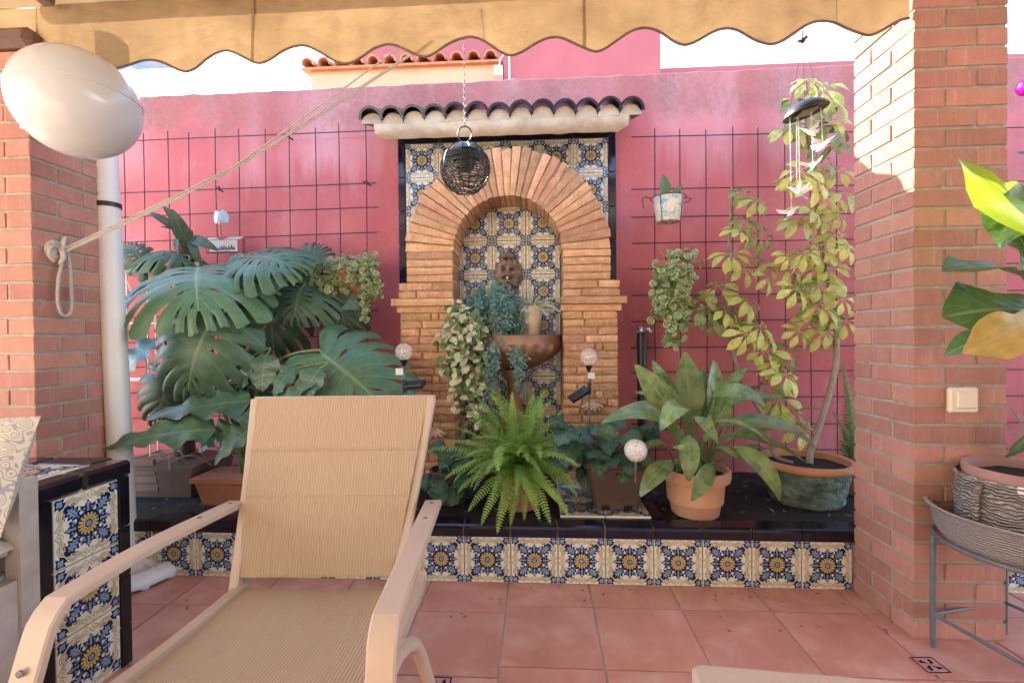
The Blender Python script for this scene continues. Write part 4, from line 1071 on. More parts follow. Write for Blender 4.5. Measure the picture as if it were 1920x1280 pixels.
def wall_pot(name, label, c, r, h, m, fol, hook=True):
    t = thing(name, label, 'hanging plant', (c.x, c.y, c.z-h))
    prof_ = [(r*.68, -h), (r*.70, -h), (r*.93, -h*.22), (r, -h*.20), (r*1.02, 0), (r*.94, 0), (r*.9, -h*.2), (r*.6, -h*.9)]
    po = turned_pot(t, prof_, m, c, -.02, r*.9, 28)
    if hook: part('hook', MB().tube([c + V((0, r*.9, -.01)), c + V((0, r*1.05, .05)), c + V((0, YM-c.y, .065)), c + V((0, YM-c.y-.01, .03))], .0028, 6), M['iron'], t)
    return t
rs = random.Random(71)
# left hanging pot
c = P(655, 505, 2.56); t = wall_pot('hanging_pot', 'terracotta pot of variegated trailing plant hung beside the swiss cheese plant', c, .105, .16, M['terracotta_old'], None)
pts = []
for i in range(30):
    a_ = rs.uniform(0, 2*math.pi); q = c + V((.11*math.cos(a_), .10*math.sin(a_) - .02, .02)); pts += [c + V((rs.gauss(.0, .06), rs.gauss(0, .05), rs.uniform(0, .05))) for _ in range(9)]
for (px_, py_, dr) in ((690, 480, .26), (700, 480, .20), (685, 490, .30), (615, 490, .17), (640, 500, .13), (605, 500, .10), (695, 500, .18), (620, 520, .12), (660, 500, .08)):
    s_ = strand(P(px_, py_, 2.47), dr, rs); part('vine', MB().tube(s_, .0022, 5), M['stem'], t); pts += [p_ for p_ in s_ for _ in range(6)]
part('foliage', small_leaf_cloud(pts, M['pep'], .027, rs, 1.1), None, t, kind='stuff')
# right hanging pot
c = P(1260, 492, 2.60); t = wall_pot('hanging_pot', 'terracotta pot of trailing leaves hung on the mesh below a white pot', c, .098, .15, M['terracotta_old'], None)
pts = [c + V((rs.gauss(.02, .05), rs.gauss(-.05, .03), rs.uniform(-.02, .05))) for _ in range(50)]
for (px_, py_, dr) in ((1235, 500, .20), (1250, 505, .30), (1262, 505, .32), (1275, 505, .24), (1290, 495, .18), (1240, 510, .22), (1272, 510, .30), (1258, 510, .26), (1284, 505, .20)):
    s_ = strand(P(px_, py_, 2.49), dr, rs, .02); part('vine', MB().tube(s_, .0022, 5), M['stem'], t); pts += [p_ for p_ in s_ for _ in range(5)]
s_ = [P(x, y, 2.5) for x, y in ((1268, 570), (1271, 600), (1268, 640), (1270, 680))]; part('vine', MB().tube(s_, .002, 5), M['stem'], t); pts += [P(1262+rs.uniform(-12, 10), 635+rs.uniform(-12, 12), 2.5) for _ in range(16)]
part('foliage', small_leaf_cloud(pts, M['pep'], .042, rs, 1.0), None, t, kind='stuff')
# white and blue pot in a wire holder
c = P(1253, 370, 2.58); h = .135
t = thing('hanging_pot', 'white pot with blue flowers in a black wire holder on the mesh', 'hanging plant', (c.x, c.y, c.z-h))
g = NG('painted_pot'); co = g.coord(False); a = g.mix(g.ramp(g.noise(co, 26, 3, .5, 1.5), [(.55, (0, 0, 0)), (.60, (1, 1, 1))]), (.66, .58, .42), (.20, .42, .50)); g.set(a, .35); M['ppot'] = g.m
po = turned_pot(t, [(.001, -h), (.062, -h), (.064, -h+.004), (.080, -.004), (.078, 0), (.072, -.004), (.06, -.1)], M['ppot'], c, -.02, .072, 28)
M['succ'] = leaf_mat('succulent_leaf', (.06, .14, .05), (.10, .19, .07), (.12, .22, .08), .4, 1, trans=.1)
ol = blade('succulent_leaf', ovate(.24, .5), M['succ'], nt_=8, ns=4, droop=.2, fold_=.4)
place('leaf', ol, c + V((-.02, 0, -.02)), P(1243, 326, 2.57), V((.2, -1, .1)), t, .9); place('leaf', ol, c + V((.02, 0, -.02)), P(1280, 345, 2.54), V((-.3, -.8, .5)), t, .9)
ring_ = [c + V((.092*math.cos(q), .092*math.sin(q), -.004)) for q in [2*math.pi*i/32 for i in range(33)]]
wr = MB().tube(ring_, .0025, 5, cap=False)
for q in (-2.3, -.9): wr.tube([c + V((.092*math.cos(q), .092*math.sin(q), -.004)), c + V((.075*math.cos(q), .075*math.sin(q), -h-.006)), c + V((.02*math.cos(q), .02*math.sin(q), -h-.010))], .0025, 5)
wr.tube([c + V((-.092, 0, -.004)), c + V((-.115, .05, .02)), c + V((-.115, .12, .03)), c + V((-.10, .14, -.02))], .0025, 5)
wr.tube([c + V((.092, 0, -.004)), c + V((.13, .02, -.006)), c + V((.13, .06, -.01)), c + V((.09, .08, -.01))], .0025, 5)
part('wire_holder', wr, M['blackmetal'], t)

# ---------------------------------------------------------------- boston fern
def frond_mesh(m, rs, npn=26, L=1.0, droop=1.4, wmax=.115):
    vs = []; uvs = []; fs = []; y = z = 0; pts = []
    N = 34; lift = rs.uniform(-.15, .1)
    for i in range(N+1):
        t_ = i/N; th = lift + droop*t_**1.3
        if i: y += math.cos(th)*L/N; z -= math.sin(th)*L/N
        pts.append((V((.02*math.sin(t_*3+lift*9), y, z)), th))
    for i in range(2, N+1):
        t_ = i/N; p_, th = pts[i]; w_ = wmax*L*min(1, (t_/.16))*(max(0, 1-t_)**.55)+.004
        fd = V((0, math.cos(th), -math.sin(th))); n_ = V((0, math.sin(th), math.cos(th)))
        for s in (-1, 1):
            d_ = (V((s, 0, 0)) + fd*.28 + n_*rs.uniform(-.35, .15)).normalized(); wd = fd*(L/N*.37); o = len(vs)
            b0 = p_; m_ = p_ + d_*w_*.55; e = p_ + d_*w_ - n_*w_*.18
            vs += [b0 - wd*.7, b0 + wd*.7, m_ - wd, m_ + wd, e]; uvs += [(.3, 0), (.7, 0), (.3, .5), (.7, .5), (.5, 1)]
            f = [(o, o+1, o+3, o+2), (o+2, o+3, o+4)]; fs += f if s > 0 else [q[::-1] for q in f]
    o = len(vs)
    for p_, th in pts: vs += [p_ + V((-.0035, 0, 0)), p_ + V((.0035, 0, 0))]; uvs += [(.5, .2), (.5, .8)]
    for i in range(N): fs.append((o+2*i, o+2*i+1, o+2*i+3, o+2*i+2))
    return uvmesh('frond', chord(vs, pts[-1][0].y, pts[-1][0].z), uvs, fs, m)
rs = random.Random(101)
fr = [frond_mesh(M['fern'], random.Random(110+i), droop=.7+.28*i) for i in range(6)]
fc = P(975, 945, 2.20); fc.z = .245
t = thing('fern', 'bright green fern in a terracotta pot before the fountain niche', 'plant', fc)
turned_pot(t, [(.001, 0), (.085, 0), (.088, .004), (.100, .13), (.108, .135), (.110, .165), (.10, .165), (.09, .13)], M['terracotta_old'], fc, .15, .095, 32)
ftop = fc + V((0, 0, .18))
for i in range(84):
    a_ = rs.uniform(0, 2*math.pi); el = rs.uniform(.15, 1.35); L = rs.choice((1, 1, .75, .6))*rs.uniform(.28, .46)
    if i < 26: a_ = rs.uniform(-2.6, -.5); el = rs.uniform(-.05, .6); L = rs.uniform(.22, .36)
    d_ = V((math.cos(a_)*math.cos(el), math.sin(a_)*math.cos(el), math.sin(el)))
    b0 = ftop + V((rs.gauss(0, .035), rs.gauss(0, .035), rs.uniform(-.02, .01))); n_ = V((-d_.x*.5 + rs.uniform(-.5, .5), -d_.y*.5 - .15 + rs.uniform(-.4, .3), 1.0))
    k = min(5, max(0, int((1.3-el)*3.0) + rs.randint(-1, 1))); place('frond', fr[k], b0, b0 + d_*L, n_, t, rs.uniform(.85, 1.15))
for (tx_, ty_, Yt, k) in ((962, 735, 2.2, 0), (875, 770, 2.2, 1), (1008, 770, 2.2, 1), (1058, 768, 2.15, 0), (845, 828, 2.1, 2), (915, 880, 1.95, 2), (1080, 905, 1.98, 3), (905, 985, 1.93, 4), (935, 1000, 1.90, 4), (1068, 965, 1.94, 4), (880, 960, 1.95, 4), (1030, 870, 2.0, 2), (990, 860, 1.97, 2), (945, 870, 1.97, 3), (960, 985, 1.93, 4), (985, 975, 1.94, 4), (1010, 975, 1.93, 5), (1035, 980, 1.92, 4), (1050, 940, 1.95, 4), (860, 925, 2.0, 3), (835, 900, 2.05, 3), (1085, 930, 2.0, 4), (890, 920, 1.93, 4), (1060, 850, 2.05, 2), (840, 860, 2.15, 2), (970, 930, 1.90, 4), (1000, 940, 1.90, 4), (940, 960, 1.92, 5), (925, 940, 1.92, 4)):
    place('frond', fr[k], ftop + V((rs.gauss(0, .02), rs.gauss(0, .02), 0)), P(tx_, ty_, Yt), V((rs.uniform(-.3, .3), -.6, .9)), t, 1.0)

# ---------------------------------------------------------------- begonia in a brown square pot
qY = 2.08; c = P(1150, 940, qY + .13); c.z = .262
t = thing('begonia', 'dark leaved plant in a brown square pot on the tiled slab', 'plant', c)
def sqpot(t, c, w0, w1, h, m, lip=.02):
    b = MB(); 
    def ring(w_, z, r_=.012):
        return [c + V((sx*(w_ - (r_ if k else 0)), sy*(w_ - (0 if k else r_)), z)) for (sx, sy, k) in ((-1, -1, 1), (1, -1, 1), (1, -1, 0), (1, 1, 0), (1, 1, 1), (-1, 1, 1), (-1, 1, 0), (-1, -1, 0))]
    lv = [(w0, 0), (w0+.006, .045), (w0+.008, .047), (w1-.012, h-lip*1.5), (w1-.010, h-lip*1.4), (w1, h-lip), (w1+.002, h), (w1-.016, h), (w1-.022, h-.02), (w0-.01, .02)]
    vs = []
    for (w_, z) in lv: vs += ring(w_, z)
    fs = [(i*8+k, i*8+(k+1) % 8, (i+1)*8+(k+1) % 8, (i+1)*8+k) for i in range(len(lv)-1) for k in range(8)]; fs.append(tuple((len(lv)-1)*8+k for k in range(8)))
    po = part('pot', b.add(vs, fs), m, t)
    part('soil', MB().grid(lambda u, v: (c.x + (2*u-1)*(w1-.022), c.y + (2*v-1)*(w1-.022), c.z + h - .025 + .006*mnoise.noise(V((u*12, v*12, 0)))), 10, 10), M['soil'], po)
    return po
po = sqpot(t, c, .098, .150, .222, M['brownpot'])
for sx in (-.05, .05): part('foot', MB().box((c.x+sx-.018, c.y-.1025, c.z+.0), (c.x+sx+.018, c.y-.099, c.z+.022)), M['soil'], po)
bl = [blade('begonia_leaf', heart(.44), M['begonia'], nt_=10, ns=6, droop=.5+.25*i, fold_=.08, ripple=.06, rf_=4, rs=random.Random(130+i)) for i in range(4)]
rs = random.Random(140); bt_ = c + V((-.02, 0, .20))
for i in range(46):
    x = rs.uniform(1060, 1225); y = rs.uniform(792, 876); Yb = rs.uniform(2.02, 2.30)
    if x > 1190 and y > 830: continue
    b0 = P(x, y, Yb); d_ = V(((b0.x - bt_.x)*3 + rs.gauss(0, .3), rs.uniform(-1, .2), rs.uniform(-.9, .1))).normalized()*rs.uniform(.075, .135)
    place('leaf', bl[i % 4], b0, b0 + d_, V((rs.uniform(-.4, .4), -.6, .9)), t, rs.uniform(.9, 1.15))
    if i % 2: part('petiole', MB().tube(arc(bt_ + V((rs.gauss(0, .03), rs.gauss(0, .03), 0)), b0, .02, 6), .0035, 5), M['darkbark'], t)
# dark foliage left of the fern
c2 = P(845, 955, 2.25); c2.z = .245
t = thing('dark_leaf_plant', 'dark round leaved plant between the lounge chair and the fern', 'plant', c2)
turned_pot(t, [(.001, 0), (.07, 0), (.075, .004), (.095, .14), (.10, .145), (.10, .16), (.09, .16), (.085, .13)], M['brownpot'], c2, .14, .088, 24)
for i in range(24):
    b0 = P(rs.uniform(812, 880), rs.uniform(835, 925), rs.uniform(2.12, 2.3)); d_ = V((rs.gauss(0, .6), rs.uniform(-1, .2), rs.uniform(-.8, .3))).normalized()*rs.uniform(.07, .11)
    place('leaf', bl[i % 4], b0, b0 + d_, V((rs.uniform(-.4, .4), -.7, .8)), t, 1.0)
    part('petiole', MB().tube(arc(c2 + V((0, 0, .13)), b0, .02, 6), .003, 5), M['stem'], t)

# ---------------------------------------------------------------- aspidistra in a terracotta pot
ac_ = P(1303, 960, 2.14); ac_.z = .245
M['palepot'] = simple('pale_terracotta', (.62, .34, .20), (.54, .27, .15), 7, .8, .25, 120)
t = thing('aspidistra', 'long leaved cast iron plant in a pale terracotta pot', 'plant', ac_)
h = .205
turned_pot(t, [(.001, 0), (.098, 0), (.102, .004), (.128, h-.055), (.134, h-.052)], M['palepot'], ac_, h-.03, .13, 40, [(.134, h-.052), (.147, h-.048), (.152, h-.030), (.151, h-.006), (.146, h), (.136, h), (.130, h-.02), (.12, .06)], M['palepot'])
al = [blade('aspidistra_leaf', lance(.135), M['aspid'], nt_=16, ns=4, droop=.45+.52*i, fold_=.22, twist=rs.uniform(-.3, .3), rs=random.Random(150+i)) for i in range(5)]
rs = random.Random(160); at = ac_ + V((0, 0, .19))
# (base px, tip px, base Y, tip Y, width factor, bend index, normal)
asp = [((1292, 800), (1284, 660), 2.16, 2.20, 1.55, 0, (.1, -1, .15)), ((1335, 790), (1338, 674), 2.20, 2.25, 1.3, 0, (.25, -1, .1)), ((1312, 800), (1318, 690), 2.24, 2.30, 1.2, 0, (-.2, -1, .1)),
 ((1268, 790), (1192, 684), 2.14, 2.10, 1.25, 2, (-.45, -.6, .8)), ((1272, 760), (1224, 676), 2.18, 2.2, 1.1, 1, (-.4, -.8, .4)), ((1262, 815), (1128, 792), 2.06, 1.98, 1.0, 3, (-.15, -.55, .95)),
 ((1258, 800), (1158, 770), 2.14, 2.08, .8, 3, (-.2, -.6, .9)), ((1248, 770), (1190, 735), 2.2, 2.16, .9, 2, (-.3, -.6, .8)), ((1335, 745), (1436, 762), 2.08, 2.0, 1.5, 3, (.35, -.75, .75)),
 ((1345, 735), (1400, 690), 2.2, 2.22, 1.0, 1, (.3, -.8, .5)), ((1350, 770), (1472, 752), 2.16, 2.12, .8, 2, (.2, -.5, .9)), ((1345, 800), (1532, 842), 2.06, 1.98, .85, 2, (.15, -.55, .9)),
 ((1350, 815), (1512, 868), 2.03, 1.93, .62, 1, (.1, -.6, .85)), ((1360, 800), (1490, 812), 2.12, 2.08, .7, 2, (.2, -.5, .9)), ((1340, 790), (1450, 845), 2.0, 1.94, .5, 2, (.2, -.6, .8)),
 ((1375, 836), (1462, 938), 1.98, 1.90, 1.35, 2, (.30, -.85, .5)), ((1292, 815), (1290, 902), 1.98, 1.90, 1.45, 2, (-.1, -.9, .45)), ((1335, 868), (1296, 938), 2.02, 1.94, 1.4, 1, (-.2, -1, .2)),
 ((1262, 866), (1200, 930), 2.02, 1.93, 1.35, 2, (-.35, -.8, .55)), ((1285, 770), (1238, 806), 2.02, 1.92, 1.5, 4, (-.2, -.6, .8)), ((1300, 780), (1345, 832), 2.0, 1.94, 1.3, 2, (.2, -.8, .6)),
 ((1330, 800), (1372, 742), 2.14, 2.16, 1.5, 1, (.2, -.9, .4)), ((1262, 810), (1246, 765), 2.12, 2.12, 1.4, 1, (-.1, -.9, .4)), ((1300, 850), (1262, 838), 1.98, 1.92, 1.1, 2, (-.3, -.8, .5)),
 ((1338, 838), (1395, 872), 2.02, 1.94, .9, 2, (.2, -.8, .6)), ((1300, 760), (1292, 705), 2.28, 2.30, 1.2, 0, (0, -1, .1)), ((1375, 850), (1440, 842), 2.1, 2.04, .8, 2, (.2, -.6, .8)), ((1250, 835), (1198, 846), 2.1, 2.04, 1.0, 2, (-.2, -.6, .8)),
 ((1320, 830), (1330, 775), 2.05, 2.05, 1.3, 1, (.1, -1, .3)), ((1280, 840), (1265, 790), 2.08, 2.06, 1.2, 1, (-.1, -1, .3)), ((1360, 830), (1520, 815), 2.2, 2.16, .7, 2, (.2, -.5, .9))]
for (bp_, tp_, Yb, Yt, w_, k, n_) in asp:
    b1 = P(bp_[0], bp_[1], Yb); t1 = P(tp_[0], tp_[1], Yt); b0 = at + V((rs.gauss(0, .04), rs.gauss(0, .03), 0))
    place('leaf', al[k], b1, t1, V(n_) + V((rs.uniform(-.15, .15), 0, 0)), t, w_)
    part('petiole', MB().tube(arc(b0, b1 + (t1-b1)*.05, .01, 5), .0048, 5), M['stem'], t)

# ---------------------------------------------------------------- umbrella plant (schefflera)
def schef_mesh(m, rs, nl=8, pet=.9):
    vs = []; uvs = []; fs = []
    for i in range(nl):
        a_ = 2*math.pi*(i+rs.uniform(-.2, .2))/nl; L = rs.uniform(.75, 1.0)*(.75 + .25*abs(math.cos(a_/2)))
        v2, u2, f2 = blade_arrays(ovate(.155, .60), 7, 2, rs.uniform(.5, 1.2), .25, rs=rs, L=L*.84, nrm=False)
        v3, u3, f3 = [v_ + V((0, .20, 0)) for v_ in v2], u2, f2
        rm = Matrix.Rotation(a_, 3, 'Z') @ Matrix.Rotation(rs.uniform(-.35, .15) - .15, 3, 'X'); o = len(vs)
        vs += [rm @ v_ for v_ in v3]; uvs += u3; fs += [tuple(q+o for q in f) for f in f3]
        o = len(vs); e = rm @ V((0, .21, 0)); x = rm @ V((.012, 0, 0)); vs += [V((0, 0, 0)) - x*.6, V((0, 0, 0)) + x*.6, e + x*.5, e - x*.5]; uvs += [(.5, .1)]*4; fs.append((o, o+1, o+2, o+3))
    return uvmesh('umbrella_leaf', vs, uvs, fs, m)
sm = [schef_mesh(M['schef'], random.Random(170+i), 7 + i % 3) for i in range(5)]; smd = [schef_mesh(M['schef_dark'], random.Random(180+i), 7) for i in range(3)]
gc = P(1510, 945, 2.32); gc.z = .245
t = thing('umbrella_plant', 'tall umbrella plant climbing the mesh from a green glazed pot', 'plant', gc)
M['patina'] = simple('green_patina', (.17, .23, .17), (.025, .035, .032), 17, .5, 1.0, 45, bd=.012, detail=7)
h = .20
po = turned_pot(t, [(.001, 0), (.150, 0), (.155, .006)] + [(.157 + .028*k/14, .01 + (h-.05)*k/14) for k in range(15)] + [(.186, h-.03)], M['patina'], gc, h-.03, .18, 72, [(.186, h-.035), (.202, h-.030), (.210, h-.015), (.207, h), (.195, h+.004), (.182, h), (.176, h-.04)], M['terracotta'])
for v_ in po.data.vertices:
    q = v_.co - gc; a_ = math.atan2(q.y, q.x)
    if .01 < q.z < h-.03: k = 1 + .045*mnoise.noise(V((a_*5, q.z*38, 1))) + .03*mnoise.noise(V((a_*13, q.z*80, 4))); v_.co = V((gc.x + q.x*k, gc.y + q.y*k, v_.co.z))
YS = 2.52
tk = spline([P(1518, 850, 2.35), P(1545, 770, 2.40), P(1566, 690, 2.45), P(1568, 620, 2.5), P(1560, 560, YS), P(1545, 490, YS), P(1538, 440, YS), P(1530, 380, YS), P(1520, 300, YS), P(1512, 220, YS), P(1512, 160, YS)], 5)
tk = [gc + V((.02, 0, h-.03))] + tk; part('trunk', MB().tube(tk, [.016 - .009*i/len(tk) for i in range(len(tk))], 8), M['bark'], t, smooth=True)
tk2 = spline([gc + V((-.05, .02, h-.03)), P(1450, 850, 2.42), P(1430, 780, 2.5), P(1385, 700, YS), P(1365, 600, YS), P(1362, 520, YS), P(1368, 440, YS), P(1372, 350, YS)], 5)
part('trunk', MB().tube(tk2, [.013 - .007*i/len(tk2) for i in range(len(tk2))], 8), M['bark'], t, smooth=True)
rs = random.Random(190)
def sleaf(x, y, s=1.0, dark=False, Y=None, stem=None):
    Y = Y or rs.uniform(2.38, 2.52); c = P(x, y, Y)
    lines = tk + tk2; q = min(lines, key=lambda p_: (p_ - c).length + .25*max(0, c.z - p_.z) + (0 if p_.z > .5 else 1))
    n_ = V((rs.uniform(-.5, .5), -.75 + rs.uniform(-.3, .3), .65 + rs.uniform(-.3, .4))).normalized(); d_ = V((rs.uniform(-1, 1), rs.uniform(-.5, 0), rs.uniform(-1, .2)))
    me = rs.choice(smd if dark else sm); sz = rs.uniform(.105, .150)*s
    place('leaf', me, c, c + (d_ - n_*d_.dot(n_)).normalized()*sz, n_, t, 1.0)
    part('petiole', MB().tube(arc(q, c, .015, 5), .0028, 5), M['stem'], t)
col1 = [(1395, 360), (1372, 350), (1420, 375), (1365, 400), (1400, 410), (1385, 430), (1360, 440), (1430, 440), (1410, 470), (1440, 490), (1370, 475), (1355, 500), (1395, 500), (1420, 510), (1440, 520), (1345, 535), (1375, 545), (1400, 560), (1330, 560), (1360, 580), (1390, 590), (1415, 585), (1340, 605), (1370, 615), (1400, 625), (1425, 610), (1365, 635), (1440, 630), (1400, 655), (1435, 655), (1455, 680), (1420, 690), (1470, 700), (1400, 700), (1440, 720), (1480, 660), (1370, 665), (1460, 745), (1430, 745), (1490, 770), (1470, 770), (1510, 775), (1500, 800), (1535, 790)]
col2 = [(1515, 150), (1540, 165), (1495, 185), (1530, 190), (1560, 185), (1505, 215), (1545, 225), (1570, 235), (1480, 240), (1565, 270), (1515, 260), (1545, 300), (1570, 320), (1500, 320), (1480, 345), (1530, 340), (1560, 370), (1580, 360), (1520, 390), (1575, 400), (1545, 410), (1500, 410), (1565, 440), (1585, 460), (1510, 470), (1540, 470), (1480, 480), (1525, 500), (1555, 500), (1500, 520), (1540, 530), (1565, 525), (1515, 560), (1495, 540), (1580, 560), (1540, 570), (1560, 590), (1520, 600), (1500, 620), (1545, 620), (1530, 570), (1475, 500), (1585, 600)]
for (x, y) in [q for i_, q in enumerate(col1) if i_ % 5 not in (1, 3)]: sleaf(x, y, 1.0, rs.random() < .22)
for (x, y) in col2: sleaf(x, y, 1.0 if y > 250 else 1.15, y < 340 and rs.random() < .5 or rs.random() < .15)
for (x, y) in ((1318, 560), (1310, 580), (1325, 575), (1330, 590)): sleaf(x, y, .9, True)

# ---------------------------------------------------------------- asparagus ferns
def aspar(label, x, y, Y, tips_, loc=None):
    c = P(x, y, Y); c.z = .245; t = thing('asparagus_fern', label, 'plant', c)
    turned_pot(t, [(.001, 0), (.06, 0), (.064, .004), (.085, .13), (.09, .15), (.08, .15), (.075, .12)], M['terracotta_old'], c, .13, .08, 24)
    af = [frond_mesh(M['aspar'], random.Random(200+i), droop=.6+.4*i, wmax=.11) for i in range(3)]
    for i, (tx_, ty_, Yt) in enumerate(tips_): place('frond', af[i % 3], c + V((0, 0, .13)), P(tx_, ty_, Yt), V((rs.uniform(-.4, .4), -.7, .6)), t, .8)
aspar('feathery asparagus fern tucked against the brick pillar near the umbrella plant', 1590, 920, 2.45, [(1576, 680, 2.55), (1582, 720, 2.5), (1560, 770, 2.45), (1565, 800, 2.4), (1570, 830, 2.4), (1590, 760, 2.4), (1620, 720, 2.5), (1640, 780, 2.4)])
aspar('feathery asparagus fern in the bed behind the potted fig', 1945, 930, 2.4, [(1890, 760, 2.4), (1885, 800, 2.35), (1890, 840, 2.3), (1885, 870, 2.3), (1915, 770, 2.4), (1940, 740, 2.4), (1960, 800, 2.3), (1905, 820, 2.3), (1990, 760, 2.4), (1970, 850, 2.3)])

# ---------------------------------------------------------------- plants standing on the basin
bz = BZ
c = V((P(928, 628, 2.60).x, 2.60, bz + .004)); rs = random.Random(210)
t = thing('trailing_plant', 'blue green needle leaved trailing plant spilling over the fountain basin', 'plant', c)
turned_pot(t, [(.001, 0), (.045, 0), (.048, .003), (.06, .10), (.062, .11), (.055, .11), (.05, .09)], M['terracotta_old'], c, .09, .055, 20)
pts = []
ctop = c + V((0, 0, .14))
for i in range(80):
    a_ = rs.uniform(0, 2*math.pi); r_ = .155*math.sqrt(rs.random()); q = ctop + V((r_*math.cos(a_)*1.15 + .01, r_*math.sin(a_)*.7 - .03, .14*(1-(r_/.16)**2) + rs.uniform(-.02, .03)))
    s_ = strand(q, rs.uniform(.12, .27), rs, .03, 9)
    if i % 3 == 0: part('strand', MB().tube(s_, .0014, 4), M['stem'], t)
    pts += [s_[j] + (s_[j+1]-s_[j])*k/5 for j in range(9) for k in range(5)]
for (px_, y0, y1) in ((918, 640, 705), (925, 640, 730), (912, 650, 760), (965, 650, 690), (972, 660, 720), (978, 660, 735), (930, 650, 690)):
    s_ = [P(px_ + rs.uniform(-3, 3), y0 + (y1-y0)*k/10, 2.40) for k in range(11)]; s_[0] = s_[0] + V((0, .08, .03)); part('strand', MB().tube(s_, .0014, 4), M['stem'], t); pts += [p_ for p_ in s_ for _ in range(7)]
part('foliage', small_leaf_cloud(pts, M['lav'], .024, rs, .32, .010), None, t, kind='stuff')
# cream leaved trailing plant
c = V((P(868, 600, 2.58).x + .03, 2.56, bz + .002)); 
t = thing('trailing_plant', 'cream variegated trailing plant hanging off the left of the basin', 'plant', c)
turned_pot(t, [(.001, 0), (.04, 0), (.043, .003), (.055, .09), (.057, .10), (.05, .10), (.045, .08)], M['terracotta_old'], c, .08, .05, 20)
cm = [blade('cream_leaf', ovate(.30, .45), M['cream_leaf'], nt_=6, ns=2, droop=.5+.3*i, fold_=.2, rs=rs) for i in range(3)]; im = [blade('ivy_leaf', ovate(.36, .4), M['ivy'], nt_=6, ns=2, droop=.5+.3*i, fold_=.15, rs=rs) for i in range(3)]
for (x0_, y0, x1_, y1) in ((875, 575, 870, 700), (860, 580, 845, 720), (885, 590, 890, 780), (870, 590, 900, 740), (855, 600, 835, 690), (880, 600, 880, 750), (890, 600, 910, 690), (865, 610, 860, 760), (850, 570, 840, 640)):
    s_ = [P(x0_ + (x1_-x0_)*k/8, y0 + (y1-y0)*k/8, 2.44 if k else 2.5) for k in range(9)]; part('vine', MB().tube(s_, .0022, 5), M['stem'], t)
    for k in range(9):
        for _ in range(3):
            b0 = s_[k] + V((rs.gauss(0, .022), rs.gauss(-.01, .015), rs.gauss(0, .015))); d_ = V((rs.uniform(-1, 1), rs.uniform(-.8, .1), rs.uniform(-1.3, .1))).normalized()*rs.uniform(.035, .060)
            px_ = x0_ + (x1_-x0_)*k/8; cr = (840 < px_ < 905) and rs.random() < .62
            place('leaf', rs.choice(cm if cr else im), b0, b0 + d_, V((rs.uniform(-.5, .5), -.9, .5)), t, 1.0)
# spider plant in a marbled pot
c = V((P(997, 600, 2.6).x, 2.57, bz + .004)); h = .155
t = thing('spider_plant', 'thin striped spider plant in a marbled cream pot on the basin', 'plant', c)
M['marble'] = simple('marbled_pot', (.66, .52, .37), (.44, .29, .18), 12, .5, .2, 60)
turned_pot(t, [(.001, 0), (.042, 0), (.045, .003), (.058, h-.03), (.062, h-.03), (.063, h), (.056, h), (.052, h-.03)], M['marble'], c, h-.02, .053, 28)
sp = [blade('spider_leaf', lance(.028), M['spider'], nt_=10, ns=2, droop=.6+.5*i, fold_=.5, rs=rs) for i in range(3)]
for (tx_, ty_, Yt, k) in ((965, 560, 2.5, 1), (985, 540, 2.55, 0), (1020, 545, 2.55, 0), (1045, 570, 2.45, 1), (1055, 590, 2.42, 2), (1000, 535, 2.6, 0), (1030, 600, 2.42, 2), (1075, 565, 2.38, 1), (975, 590, 2.42, 2), (1012, 590, 2.40, 2)):
    place('leaf', sp[k], c + V((0, 0, h-.02)), P(tx_, ty_, Yt), V((0, -.6, .8)), t, 1.3)

# ---------------------------------------------------------------- fiddle leaf fig on a stand
fg = RD(1.585, 1.42, 0); 
t = thing('plant_stand', 'grey wire plant stand on thin legs beside the brick pillar', 'stand', fg)
zt_ = .385; rb_ = .222
ringp = [V((rb_*math.cos(q), rb_*math.sin(q), zt_)) for q in [2*math.pi*i/40 for i in range(41)]]
part('ring', MB().tube(ringp, .007, 8, cap=False), M['greymetal'], t, True, True)
lq = [rad(a_) for a_ in (150, 235, 330, 60)]
for q in lq: part('leg', MB().tube([(rb_*math.cos(q), rb_*math.sin(q), zt_), (rb_*1.0*math.cos(q), rb_*1.0*math.sin(q), .0)], .0085, 8), M['greymetal'], t, True, True)
for i in range(4):
    a_, b_ = lq[i], lq[(i+1) % 4]; part('stretcher', MB().tube([(rb_*math.cos(a_), rb_*math.sin(a_), .11), (rb_*math.cos(b_), rb_*math.sin(b_), .11)], .006, 8), M['greymetal'], t, True, True)
g = NG('woven_straw'); co = g.coord(False); wv = g.n('TexWave'); wv.inputs['Scale'].default_value = 42; wv.inputs['Distortion'].default_value = 2.5; wv.inputs['Detail'].default_value = 3; wv.bands_direction = 'Z'; g.l(co, wv.inputs[0])
a = g.mix(wv.outputs['Fac'], (.30, .255, .21), (.54, .50, .45)); a = g.mix(g.math('MULTIPLY', g.noise(co, 90, 3), .5), a, (.34, .28, .22)); g.set(a, .9, .2); g.bump(g.math('ADD', wv.outputs['Fac'], g.noise(co, 120, 3)), .9, .006); M['straw'] = g.m
single('straw_tray', MB().lathe([(.001, .34), (.12, .34), (.19, .37), (.222, .42), (.230, .475), (.240, .486), (.246, .489), (.246, .494), (.236, .494), (.222, .484), (.208, .43), (.17, .385), (.001, .36)], 56, fg), M['straw'], 'wide pale woven straw tray sitting in the wire stand', 'tray', smooth=True)
fp = fg + V((0, 0, .365))
t = thing('fiddle_leaf_fig', 'fiddle leaf fig with big green and yellow leaves in a woven basket', 'plant', fp)
g = NG('braided_basket'); co = g.coord(False); w1 = g.n('TexWave'); w1.inputs['Scale'].default_value = 30; w1.inputs['Distortion'].default_value = 9; w1.inputs['Detail'].default_value = 2; w1.bands_direction = 'Z'; g.l(co, w1.inputs[0])
